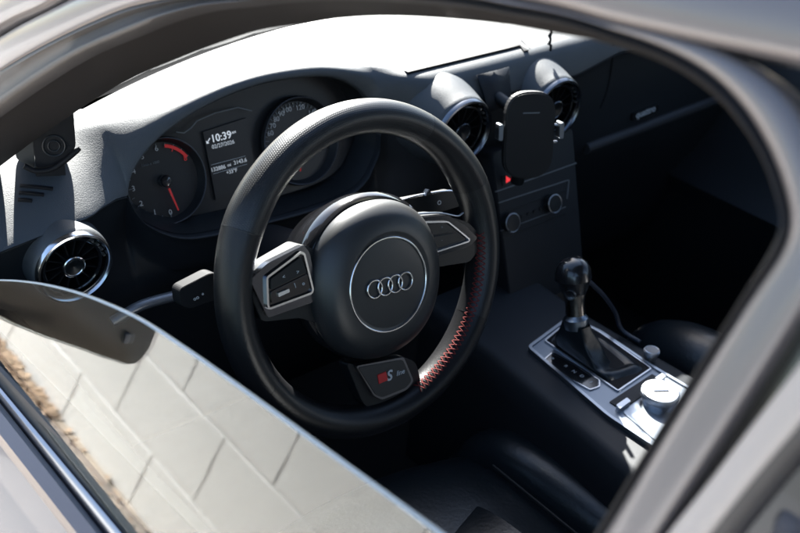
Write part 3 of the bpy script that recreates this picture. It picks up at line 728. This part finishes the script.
g = Fr(ax0, V((1, 0, 0)), kdir.cross(V((1, 0, 0)))); g = Fr(ax0, g.x, kdir.cross(g.x)); H = (kt-ax0).length
if g.z.dot(kdir) < 0: g = Fr(ax0, g.x, -g.y)
lathe(g, [(.0155, -.004), (.0165, .002), (.0165, .010), (.013, .014), (.0115, .018)], 'lever_collar', 'alufr', GL, 40)
lathe(g, [(.0135, .016), (.0130, .028), (.0135, .038), (.0165, .048), (.016, .05)], 'lever_shaft', pbr('dark satin metal', (.22, .205, .19), .26, metal=1), GL, 40)
kn = lathe(g, [(.015, .044), (.0195, .054), (.0225, .068), (.0245, H-.022), (.0240, H-.012), (.020, H-.001), (.012, H+.005), (.0004, H+.007)], 'lever_knob', pbr('black knob leather', (.010, .010, .011), .25, coat=.3), GL, 48, smooth=70)
bb = g.p(-.014, -.012, H-.03)
lathe(Fr(g.p(-.015, -.008, H-.038), V((0, 0, 1)), V((.4, -.9, 0))), [(.007, -.004), (.007, .006), (.005, .008), (.0003, .008)], 'release_button', 'alufr', kn, 24)
tag(tube(catmull([atz(577, 276, -.10), atz(586, 279, -.112), atz(595, 287, -.13), atz(604, 296, -.15), atz(615, 312, -.185), atz(622, 330, -.212), atz(640, 342, -.217)], 8), .0032, 'charging_cable', 'cable', None, 8),
    'dark blue cable curving down behind the gear lever to the console', 'cable')

# ---- seats -------------------------------------------------------------
def cushion(rows, name, parent, mat='seat'):
    return grid(rows, name, mat, parent, 80, sub=2)
DS = part('driver_seat', car, V((-.36, -.35, -.3)))
SZ = -.325
def seat_rows(cx, y_front, y_back, z, w, flip=1):
    rows = []
    for t, dz in ((0, -.12), (.02, -.05), (.08, -.008), (.2, .006), (.5, -.004), (.8, -.016), (1, -.02)):
        y = y_front+(y_back-y_front)*t
        rows.append([V((cx+w*s, y-.02*s*s*(1 if t < .3 else 0), z+dz+.012*math.cos(s*PI/2)-.012+(-.02*s*s if t > .05 else 0))) for s in (-1, -.75, -.5, -.25, 0, .25, .5, .75, 1)])
    return rows
cushion(seat_rows(-.375, .045, -.62, SZ+.026, .196), 'seat_cushion', DS)
def bolster(path, r, name, parent):
    bm = bmesh.new(); add_rows(bm, tube_rows(catmull(path, 5), r, 20)); o = finish(bm, name, 'seat', parent, 80); return o
for sgn in (-1, 1):
    x0 = -.375+sgn*.236
    bo_ = bolster([(x0-.015*sgn, -.01, SZ-.075), (x0-.005*sgn, -.035, SZ-.03), (x0, -.11, SZ-.008), (x0+.003*sgn, -.3, SZ-.006), (x0+.004*sgn, -.5, SZ-.004), (x0, -.66, SZ)], .042, 'seat_bolster', DS)
    tube([(x0-.046*sgn, y, SZ+.006+.0) for y in (-.07, -.2, -.3, -.4, -.5, -.6)], .0022, 'piping', 'black', bo_, 6)
# perforated centre insert with a raised front roll
cushion([[V((-.375+.115*s, y, SZ+dz+.024)) for s in (-1, -.6, 0, .6, 1)] for y, dz in ((-.105, -.016), (-.125, -.004), (-.165, .008), (-.27, .012), (-.5, .0), (-.62, -.01))], 'seat_insert', DS)
cushion([[V((-.375+.19*s, -.60-.28*t+.03*s*s, SZ-.02+.62*t)) for s in (-1, -.8, -.4, 0, .4, .8, 1)] for t in (0, .1, .4, .8, 1)], 'backrest', DS)
SZ = -.285
PS = part('passenger_seat', car, V((.36, -.35, -.3)))
cushion(seat_rows(.375, -.05, -.62, SZ, .155), 'seat_cushion', PS)
for sgn in (-1, 1):
    x0 = .375+sgn*.195
    bolster([(x0-.02*sgn, -.03, SZ-.07), (x0-.01*sgn, -.06, SZ-.02), (x0, -.14, SZ+.008), (x0+.003*sgn, -.3, SZ+.012), (x0, -.66, SZ+.02)], .058, 'seat_bolster', PS)
cushion([[V((.375+.22*s, -.60-.26*t+.05*s*s, SZ-.02+.62*t)) for s in (-1, -.8, -.4, 0, .4, .8, 1)] for t in (0, .1, .4, .8, 1)], 'backrest', PS)

# ---- body shell ---------------------------------------------------------
KT = .36
NP = V((1, 0, -KT)).normalized()                 # into the cabin
P0 = V((-.745, 0, 0))
def kpl(px, py, lift=0): return at(px, py, NP, P0-NP*lift)   # lift: metres outside the window plane
FR_O = [(-70, 160), (0, 106), (72, 58), (130, 32), (167, 17), (205, 7), (242, 3), (287, -2), (340, -4), (400, -1), (460, 5), (510, 14), (560, 23), (600, 35), (660, 56), (705, 82), (738, 115), (762, 152), (777, 190), (782, 222), (773, 250), (742, 300), (684, 392), (645, 455), (597, 533), (540, 622), (480, 718)]
FR_M = [(-70, 122), (0, 72), (56, 40), (118, 12), (160, 1), (201, -6), (240, -9), (287, -12), (341, -13), (402, -10), (463, -3), (513, 6), (563, 15), (603, 27), (664, 48), (710, 74), (744, 108), (768, 147), (784, 187), (790, 222), (781, 253), (747, 303), (689, 395), (650, 458), (602, 536), (545, 625), (485, 721)]
FR_S = [(-70, 82), (0, 36), (38, 15), (100, -14), (150, -18), (196, -22), (237, -22), (287, -24), (342, -22), (403, -18), (464, -9), (515, 1), (565, 11), (606, 22), (668, 35), (726, 53), (775, 85), (806, 125), (826, 180), (832, 232), (821, 275), (788, 330), (731, 420), (691, 482), (641, 560), (584, 650), (524, 745)]
def strip(A, B, prof, name, mat, parent, up=0, n=4):
    """band between two pixel outlines lying on the window plane; prof = (across 0..1, lift)"""
    rows = []
    a = catmull([(*p_, 0) for p_ in A], n); b = catmull([(*p_, 0) for p_ in B], n)
    for p_, q_ in zip(a, b):
        pa, pb = kpl(p_.x, p_.y), kpl(q_.x, q_.y)
        rows.append([pa.lerp(pb, t)-NP*l for t, l in prof])
    return grid(rows, name, mat, parent, 70)
FD = part('front_door', car, V((-.75, -.1, 0)))
# rubber between opening and silver frame, with two soft ridges and a deep return into the cabin
strip(FR_O, FR_M, [(-.04, -.012), (0, 0), (.10, .0025), (.22, .002), (.32, -.002), (.75, -.003), (.85, .0015), (1.0, .0005), (1.02, -.004)], 'window_seal', 'rubber', FD)
strip(FR_M, FR_S, [(.0, -.006), (.0, -.001), (.06, .0015), (.3, .0035), (.6, .0035), (.9, .002), (1.0, -.001), (1.0, -.02)], 'door_frame', 'paint', FD)
# inner return: pillar trim seen behind the seal
FR_I = [(-70, 212), (0, 152), (72, 98), (110, 76), (150, 58), (205, 34), (250, 22), (300, 12), (340, 9), (400, 11), (460, 17), (510, 25), (560, 33), (600, 42), (657, 60), (702, 86), (735, 118), (759, 154), (774, 191), (780, 222), (771, 249), (740, 299), (682, 391), (643, 454), (595, 532), (538, 621), (478, 717)]
rows = []
a = catmull([(*p_, 0) for p_ in FR_O], 4); b = catmull([(*p_, 0) for p_ in FR_I], 4)
for p_, q_ in zip(a, b):
    po_ = kpl(p_.x, p_.y, -.006); pi_ = at(q_.x, q_.y, NP, P0+NP*.055); w = (po_-kpl(q_.x, q_.y)).length
    pi2 = at(q_.x, q_.y, NP, P0+NP*.02) if w < .012 else pi_
    rows.append([po_, po_.lerp(pi2, .5)+NP*.004, pi2, pi2+NP*.02-(pi2-po_)*.2, pi2+NP*.05+(po_-pi2)*.6])
grid(rows, 'inner_frame', 'trimbrown', FD, 60)
# belt: seals, bright trim, shoulder and door skin
BY = [.60, .4, .2, .05, -.1, -.22, -.4, -.6]
def belt_z(y): return -.006-.107*(y-.02)
NB = V((-.8, 0, .6)).normalized()
def bline(l0, l1, y):
    A, B = at(*l0, NB, P0), at(*l1, NB, P0); t = (y-A.y)/(B.y-A.y); return A+(B-A)*t
LN = dict(si=((0, 366), (156, 533)), so=((0, 389), (120, 533)), to=((0, 397), (108, 533)), s1=((0, 402), (104, 533)), s2=((0, 428), (83, 533)), l2=((0, 462), (55, 533)), p9=((0, 540), (-20, 533)))
rows = [[bline(*LN['si'], y)+NP*.012-V((0, 0, .05)), bline(*LN['si'], y)+V((0, 0, -.008)), bline(*LN['si'], y)+V((0, 0, .001)), bline(*LN['si'], y).lerp(bline(*LN['so'], y), .25)+V((-.001, 0, .0025)), bline(*LN['si'], y).lerp(bline(*LN['so'], y), .45)+V((0, 0, -.003)), bline(*LN['so'], y)+V((0, 0, -.001))] for y in BY]
grid(rows, 'belt_seal', 'rubber', FD, 40)
rows = [[bline(*LN['so'], y)+V((0, 0, -.004)), bline(*LN['so'], y)+V((0, 0, .002)), bline(*LN['so'], y).lerp(bline(*LN['to'], y), .5)+V((-.001, 0, .003)), bline(*LN['to'], y)+V((0, 0, .0005)), bline(*LN['to'], y)+V((0, 0, -.008))] for y in BY]
grid(rows, 'belt_trim', pbr('dull bright trim', (.30, .30, .32), .36, metal=1), FD, 50)
def dn(P, dx, dz): return P+V((dx, 0, dz))
rows = []
for y in BY:
    s1, s2, l2 = bline(*LN['s1'], y), bline(*LN['s2'], y), bline(*LN['l2'], y)
    rows.append([dn(s1, .004, -.012), dn(s1, 0, -.002), s1.lerp(s2, .25)+V((-.003, 0, .004)), s1.lerp(s2, .75)+V((-.010, 0, .008)), s2+V((-.008, 0, .002)), dn(s2, -.006, -.010), dn(l2, -.004, -.012), dn(l2, -.006, -.016), dn(l2, -.03, -.045), dn(l2, -.05, -.10), dn(l2, -.06, -.25), dn(l2, -.05, -.45), dn(l2, -.03, -.6)])
grid(rows, 'door_skin', 'paintdoor', FD, 35)
# inside door panel
rows = [[bline(*LN['si'], y)+V((.04, 0, -.03)), bline(*LN['si'], y)+V((.055, 0, -.04)), V((-.665, y, -.07)), V((-.66, y, -.2)), V((-.62, y, -.26)), V((-.62, y, -.30)), V((-.67, y, -.34)), V((-.68, y, -.65))] for y in BY]
grid(rows, 'door_panel', pbr('black door vinyl', (.003, .003, .003), .7, spec=.04), FD, 50)
# the half lowered pane: 4 mm glass, rounded front corner
KG = .27; NG = V((1, 0, -KG)).normalized(); PG = V((-.745, 0, 0))
def gpl(px, py): return at(px, py, NG, PG)
ge = [gpl(*p_) for p_ in ((-45, 283), (-20, 279.5), (0, 279.5), (20, 280.5), (45, 284), (75, 291.5), (105, 302.5), (140, 319), (180, 345), (220, 373), (280, 416.5), (360, 475), (440, 533), (520, 591), (585, 638))]
ge = catmull(ge, 5)
front = [gpl(-60, 287).lerp(gpl(-60, 287)+V((0, .03, -.02)), t) for t in (1, .5)]
edge = [front[0]+V((0, .03, -.03))]+front+ge
th = .0036
gb = bmesh.new(); rows = []
for P in edge:
    h = P.z+.13; bot = P-V((KG, 0, 1))*h
    rows.append([P-V((KG, 0, 1))*(.0012), bot])
rows_o = rows; rows_i = [[p_+NG*th for p_ in r] for r in rows]
glass = empty('window_glass', worldloc(FD)); attach(glass, FD)
g1 = bmesh.new()
add_rows(g1, rows_o, closed_v=False, cap=False); add_rows(g1, rows_i, closed_v=False, cap=False)
bpy.data.objects.remove(glass)
glass = finish(g1, 'window_glass', 'glass', FD, 0)
# consistent normals: both skins look outwards from the pane
me = glass.data; nf = len(me.polygons)//2
for i, pl in enumerate(me.polygons):
    want = -NG if i < nf else NG
    if pl.normal.dot(want) < 0: pl.flip()
rows = [[p_-V((KG, 0, 1))*.0014, p_-V((KG, 0, 1))*.0003+NG*.0006, p_+NG*th*.5, p_-V((KG, 0, 1))*.0003+NG*(th-.0006), p_-V((KG, 0, 1))*.0014+NG*th] for p_ in edge]
grid(rows, 'glass_edge', 'glassedge', glass, 50)

# mirror on the door, just outside the picture; it shows as the dark shape reflected in the pane
def refl_hit(px, py, y):
    P = gpl(px, py); d = (P-CAM).normalized(); rd = d-NG*2*d.dot(NG); return P+rd*((y-P.y)/rd.y)
MI = part('side_mirror', FD, V((-.9, .36, -.02)))
my = .40
ml = [refl_hit(px, py, my) for px, py in ((-60, 285), (0, 316), (30, 328), (60, 338), (90, 349), (115, 357), (126, 356), (134, 350), (141, 340))]
topz = max(p_.z for p_ in ml)+.10
lowp = ml; upper = [V((p_.x, my, topz-.0*i)) for i, p_ in enumerate(ml)]
mrows = []
for dy, s in ((-.035, .80), (-.03, .95), (-.015, 1.0), (.02, 1.0), (.06, .93), (.085, .7), (.095, .4)):
    outl = lowp+[V((ml[-1].x+.004, my, (ml[-1].z+topz)/2)), V((ml[-1].x-.004, my, topz-.01))]+upper[::-1][1:]
    cen = sum(outl, V())/len(outl); mrows.append([cen+(p_-cen)*s+V((0, dy, 0)) for p_ in outl])
mb = bmesh.new(); add_rows(mb, mrows); finish(mb, 'mirror_housing', pbr('mirror housing plastic', (.016, .016, .017), .2, coat=.3), MI, 50)
lp = refl_hit(126, 338, my-.037); lf = Fr(lp, V((-1, 0, .1)), V((0, .05, 1)))
prism(lf, rounded([(-.004, -.007), (.004, -.007), (.004, .007), (-.004, .007)], .0015), -.004, .003, 'side_light', 'greymark', MI, .0006)
bar_ = bmesh.new()
addbox(bar_, -.80, -.745, .37, .43, -.09, .0); finish(bar_, 'mirror_foot', 'black', MI, 0)

# roof rail, roof, windscreen, pillars, rear door
RG = [(-90, 86), (0, 28), (43, 8), (97, -22), (148, -25), (195, -28), (236, -28), (287, -28), (342, -26), (403, -20), (464, -12), (515, -1), (560, 9), (608, 23), (655, 34), (709, 46), (800, 65), (900, 88), (1050, 124)]
rows = []
for p_ in catmull([(*p_, 0) for p_ in RG], 4):
    P = kpl(p_.x, p_.y, .004); upv = V((KT, 0, 1)).normalized()
    rows.append([P+NP*.03, P+upv*.001-NP*0, P+upv*.006-NP*.003, P+upv*.03-NP*.002, P+upv*.06+NP*.012, P+upv*.085+NP*.05, P+upv*.10+NP*.12])
rail = grid(rows, 'roof_rail', 'paint', car, 60)
rail_top = [r[-1] for r in rows]
# roof skin and headliner from the rail across to the other side
def mirror(P): return V((-P.x, P.y, P.z))
rr = [p_ for p_ in rail_top if p_.y < -.16]
rr = rr+[V((rr[-1].x, -1.9, rr[-1].z-.06))]
def roofz(s): return .055*(1-s*s)
rows = [[V((p_.x*(1-t)+(-p_.x)*t, p_.y+.05*(1-(2*t-1)**2)*(1 if k < 4 else 0), p_.z-.003+roofz(2*t-1))) for t in [i/14 for i in range(15)]] for k, p_ in enumerate(rr)]
roof = grid(rows, 'roof', 'paint', car, 60)
grid([[p_-V((0, 0, .025)) for p_ in r] for r in rows], 'headliner', 'headliner', roof, 60)
header = rows[0]
# windscreen
ws = []
for i, hd in enumerate(header):
    t = i/14; x = -.70+1.40*t; ws.append([V((x, ybase(x)+.01, .088)).lerp(hd+V((0, 0, -.004)), s)+V((0, .03*math.sin(PI*s), .03*math.sin(PI*s))) for s in [k/10 for k in range(11)]])
grid(ws, 'windscreen', 'wind', car, 0)
# cowl and bonnet in front of the screen
rows = [[V((x, ybase(x)+.008, .086)), V((x, ybase(x)+.05, .075)), V((x, ybase(x)+.10, .070))] for x in [-.72+.096*i for i in range(16)]]
grid(rows, 'windscreen_cowl', pbr('dull cowl plastic', (.006, .006, .0065), .95, spec=.02), car, 40)
rows = [[V((x, ybase(x)+.10, .072-.05*abs(x)**3)), V((x, ybase(x)+.3, .06-.05*abs(x)**3)), V((x, 1.0, .02-.08*abs(x)**3)), V((x, 1.4, -.08-.1*abs(x)**3)), V((x, 1.5, -.3))] for x in [-.80+.1*i for i in range(17)]]
grid(rows, 'bonnet', 'paint', car, 50)
for sg in (-1, 1):
    rows = [[V((sg*.70, y, .075-.06*(y-.6))), V((sg*.76, y, .06-.06*(y-.6))), V((sg*.79, y, .0-.06*(y-.6))), V((sg*.80, y, -.12)), V((sg*.79, y, -.5))] for y in (.606, .7, .8, 1.1, 1.4)]
    grid(rows, 'front_wing', 'paintdoor', car, 50)
rows = [[V((-.68, y, .082)), V((-.72, y, .07)), V((-.748, y, -.01-.1*(y-.3)))] for y in (.27, .35, .45, .6)]
grid(rows, 'pillar_base', 'black', car, 50)
# far side: pillar, door, window
far = part('passenger_door', car, V((.72, -.1, 0)))
rows = [[V((.70, y, .035)), V((.68, y, .02)), V((.66, y, -.1)), V((.655, y, -.2)), V((.61, y, -.25)), V((.66, y, -.32)), V((.67, y, -.7))] for y in (.5, .3, .1, -.1, -.3, -.6, -1.0)]
grid(rows, 'door_panel', 'dashlow', far, 50)
rows = [[V((.72, y, .04)), V((.80, y, 0)), V((.86, y, -.2)), V((.84, y, -.6))] for y in (.5, .2, -.2, -.6, -1.9)]
grid(rows, 'door_skin', 'paintdoor', far, 50)
fo = [mirror(p_) for p_ in rail_top]
rows = [[V((.725, p_.y, belt_z(p_.y)+.02)), V((p_.x+.03, p_.y, max(p_.z-.03, belt_z(p_.y)+.03)))] for p_ in fo if p_.y < .2]
grid(rows, 'passenger_glass', 'dark_glass', far, 0)
rows = [[mirror(q_) for q_ in r] for r in [[P+V((0, 0, -.01)), P+V((-.02, 0, -.04)), P+V((.03, 0, -.05)), P+V((.05, 0, -.03))] for P in rail_top]]
grid(rows, 'pillar_trim', 'trimbrown', far, 50)
# floor, bulkhead, rear closing
sb = bmesh.new()
addbox(sb, -.75, .75, -1.9, .9, -.66, -.62); addbox(sb, -.75, .75, .62, .66, -.62, .06); addbox(sb, -.72, .72, -1.95, -1.9, -.62, .48)
finish(sb, 'floor_pan', 'carpet', car, 0)
# B pillar, rear door
RD = part('rear_door', car, V((-.68, -.8, .2)))
pil = strip([(850, 100), (832, 232), (788, 328), (731, 418), (691, 480), (641, 558), (584, 648), (520, 750)], [(985, 100), (925, 230), (850, 348), (800, 420), (752, 482), (700, 556), (650, 640), (590, 740)], [(0, -.012), (.5, -.010), (1, -.012)], 'pillar_cover', 'gloss', car)
RB_A = [(950, 150), (890, 234), (845, 297), (800, 362), (752, 424), (711, 478), (667, 533), (600, 620), (530, 712)]
RB_B = [(985, 190), (935, 258), (895, 310), (847, 365), (800, 424), (757, 475), (711, 533), (640, 622), (570, 716)]
RB_C = [(1010, 195), (955, 265), (915, 318), (866, 375), (815, 432), (772, 482), (727, 538), (656, 628), (586, 722)]
strip(RB_A, RB_B, [(0, -.012), (0, -.001), (.08, .002), (.5, .0035), (.92, .0025), (1, .000)], 'rear_frame', pbr('silver paint with painted wall bounce', (.24, .215, .20), .45, coat=.2), RD)  # silver frame; warm light bounced off the wall is put into its paler colour
strip(RB_B, RB_C, [(0, .000), (.5, -.002), (1, -.006), (1, -.02)], 'frame_seal', 'rubber', RD)
RG_A = RB_C; RG_B = [(x+420, y+170) for x, y in RB_C]
strip(RG_A, RG_B, [(0, -.014), (1, -.014)], 'rear_glass', 'dark_glass', RD)
rows = [[V((-.70, y, .05)), V((-.68, y, 0)), V((-.66, y, -.6))] for y in (-.55, -.9, -1.3, -1.9)]
grid(rows, 'rear_panel', 'dashlow', RD, 30)

# ================================================================== THINGS IN THE CAR
# phone holder
PHp = aty(530, 136, .125)
pf = Fr(PHp, V((.90, -.44, 0)), V((.10, .20, 1)))
PH = empty('phone_holder', PHp); tag(PH, 'black rounded phone holder plate with metal side clamps, hung from a strap over the dash', 'phone holder')
hw, hh = .036, .0605
prism(pf, rounded([(-hw, -hh), (hw, -hh), (hw, hh), (-hw, hh)], .033, 10), -.014, 0, 'holder_plate', pbr('matte holder plastic', (.008, .008, .0085), .5, spec=.3, noise=(800, .1, .0003)), PH, .003, 3)
prism(pf, rounded([(-.012, .031), (.012, .031), (.012, .0325), (-.012, .0325)], .0004), -.001, .0004, 'holder_mark', 'dimmark', PH)
for s in (-1, 1):
    for hy in ((.012, .0) if s < 0 else (.012, -.012)):
        tube([pf.p(s*.022, hy, -.010), pf.p(s*.044, hy, -.010)], .0022, 'clamp_rod', 'chrome', PH, 10)
    prism(pf, rounded([(s*.044-.003, .018), (s*.044+.003, .018), (s*.044+.003, -.004), (s*.044-.003, -.004)][::1 if s > 0 else -1], .002), -.010, .006, 'clamp_jaw', 'alufr', PH, .001)
def dash_path(x):
    k = min(range(len(xs)), key=lambda q_: abs(xs[q_]-x)); return [V((x, p_.y, p_.z)) for p_ in rows_t[k]]
srow = []
def pxof(P):
    d = P-CAM; return 400+F*d.dot(CR)/d.dot(CF)
def find_x(px, y):
    x = 0
    for _ in range(30):
        q_ = min(dash_path(x), key=lambda p_: abs(p_.y-y)); x += (px-pxof(q_))/900
    return x
def pyof(P):
    d = P-CAM; return 266.5-F*d.dot(CU)/d.dot(CF)
xl, xr = find_x(466, .245), find_x(498, .245)
for xa, xb in ((xl, 0), (.5*(xl+xr), .5), (xr, 1)):
    pth = [p_ for p_ in dash_path(xa) if pyof(p_) > 71-5*xb and p_.z > .078]; e_ = pth[-1]
    srow.append([p_+V((0, -.002, .003)) for p_ in pth]+[e_+V((.004-.008*xb, -.010, -.014)), e_+V((.006-.012*xb, -.018, -.030)), e_+V((.006-.012*xb, -.024, -.046))])
n_ = min(len(r_) for r_ in srow); srow = [r_[-n_:] for r_ in srow]
rows = [list(r) for r in zip(*srow)]
grid(rows, 'strap', pbr('dark woven strap', (.011, .0125, .016), .6, spec=.25, noise=(500, .2, .0006)), PH, 50, thick=.0025)
tube([rows[-2][1], pf.p(0, .02, -.02), pf.p(0, 0, -.012)], .009, 'holder_arm', 'black', PH)
tube([pf.p(0, -.02, -.012), pf.p(0, -.05, -.03), pf.p(0.0, -.075, -.04)], .010, 'holder_stem', 'black', PH)

# gadget with a ring at the left end of the dash
GP = at(56, 143, CF, V((-.575, .27, .13)))
gf = Fr(GP, V((.93, -.37, 0)), V((.05, .12, 1)))
GD = empty('dashboard_gadget', GP-gf.y*.05); tag(GD, 'black boxy gadget with a round ring on its face at the left dash end', 'gadget')
gpx = lambda pts, c=0: [gf.pix(px, py, c) for px, py in pts]
prism(gf, rounded(gpx([(31, 122), (72, 90), (76, 148), (62, 163), (36, 169)]), .006), -.05, 0, 'gadget_body', 'matte', GD, .004, 3)
prism(gf, rounded(gpx([(14, 134), (32, 118), (35, 168), (16, 158)], -.008), .005), -.05, -.004, 'gadget_side', 'black', GD, .003, 3)
ra, rb_ = gf.pix(54, 146, .001); rf = Fr(gf.p(ra, rb_, 0), gf.x, gf.y)
lathe(rf, torus_prof(.0115, .0012, .0008, 8), 'gadget_ring', 'black', GD, 40); lathe(rf, torus_prof(.006, .0009, .0008, 8), 'gadget_ring', 'black', GD, 32)
tube(catmull([gf.p(*gf.pix(*q_, .008), .008) for q_ in ((24, 166), (36, 171), (52, 169), (66, 160), (80, 148))], 5), [.003]*20+[.0022], 'gadget_lip', 'matte', GD, 10)
prism(gf, rounded(gpx([(34, 166), (64, 160), (66, 178), (38, 184)], -.02), .003), -.045, -.015, 'gadget_foot', 'matte', GD, .002)

# small cord hanging in front of the windscreen
hc = at(551, 40, CF, V((.22, .20, .16)))
tag(tube([hc+CU*d+CR*e for d, e in ((.05, .001), (.02, 0), (.012, .001), (.006, -.002), (.0, -.0005), (-.006, -.003), (-.008, .0), (-.016, -.001))], [.0016, .0016, .002, .003, .0018, .003, .0022, .002], 'hanging_cord', 'matte', None, 8),
    'short dark knotted cord hanging in front of the windscreen above the dash', 'cord')

# added denim cloth behind the tinted glass, standing in for reflected jeans
dc = at(770, 520, NP, P0+NP*.045)
rows = []
rd = random.Random(5)
for i in range(26):
    u = i/25-.5; row = []
    for j in range(26):
        v = j/25-.5
        h = .4*(.010*math.sin(9*u+14*v+3*math.sin(7*v))+.008*math.sin(21*u-11*v+2*math.sin(9*u))+.004*math.sin(40*v+12*u))
        row.append(dc+V((0, -1, 0))*(u*.11+.05)+V((KT, 0, 1)).normalized()*(v*.10-.05)+NP*(h+.02))
    rows.append(row)
tag(grid(rows, 'jeans_reflection_cloth', 'denim', None, 70, thick=.003, sub=1), 'crumpled blue denim cloth added behind the rear side glass in place of reflected jeans', 'cloth')

# ================================================================== LIGHT, SKY, CAMERA
sd = V((.34, .65, .525)).normalized()
el = math.asin(sd.z); az = math.atan2(sd.x, sd.y)
w = bpy.data.worlds.new('World'); SC.world = w; w.use_nodes = True
nt = w.node_tree; bg = nt.nodes['Background']; sky = nt.nodes.new('ShaderNodeTexSky'); sky.sky_type = 'NISHITA'; sky.sun_disc = False
sky.sun_elevation = el; sky.sun_rotation = az
nt.links.new(sky.outputs[0], bg.inputs[0]); bg.inputs[1].default_value = .05
sun = bpy.data.lights.new('sun', 'SUN'); sun.energy = 5; sun.angle = R(.5); sun.color = (1, .97, .93)
so = bpy.data.objects.new('sun', sun); COL.objects.link(so); so.rotation_euler = sd.to_track_quat('Z', 'Y').to_euler()
cam = bpy.data.cameras.new('camera'); co = bpy.data.objects.new('camera', cam); COL.objects.link(co)
mt = Matrix((CR, CU, -CF)).transposed().to_4x4(); mt.translation = CAM; co.matrix_world = mt
cam.sensor_width = 36; cam.lens = 36*F/800; cam.clip_end = 500; cam.clip_start = .02
cam.dof.use_dof = True; cam.dof.focus_distance = (W.p(0, 0, .04)-CAM).dot(CF); cam.dof.aperture_fstop = 6.5
SC.camera = co
SC.view_settings.view_transform = 'Standard'; SC.view_settings.look = 'None'; SC.view_settings.exposure = 3.3
SC.cycles.max_bounces = 8; SC.cycles.transparent_max_bounces = 16; SC.cycles.use_denoising = True
SC.cycles.sample_clamp_indirect = 6
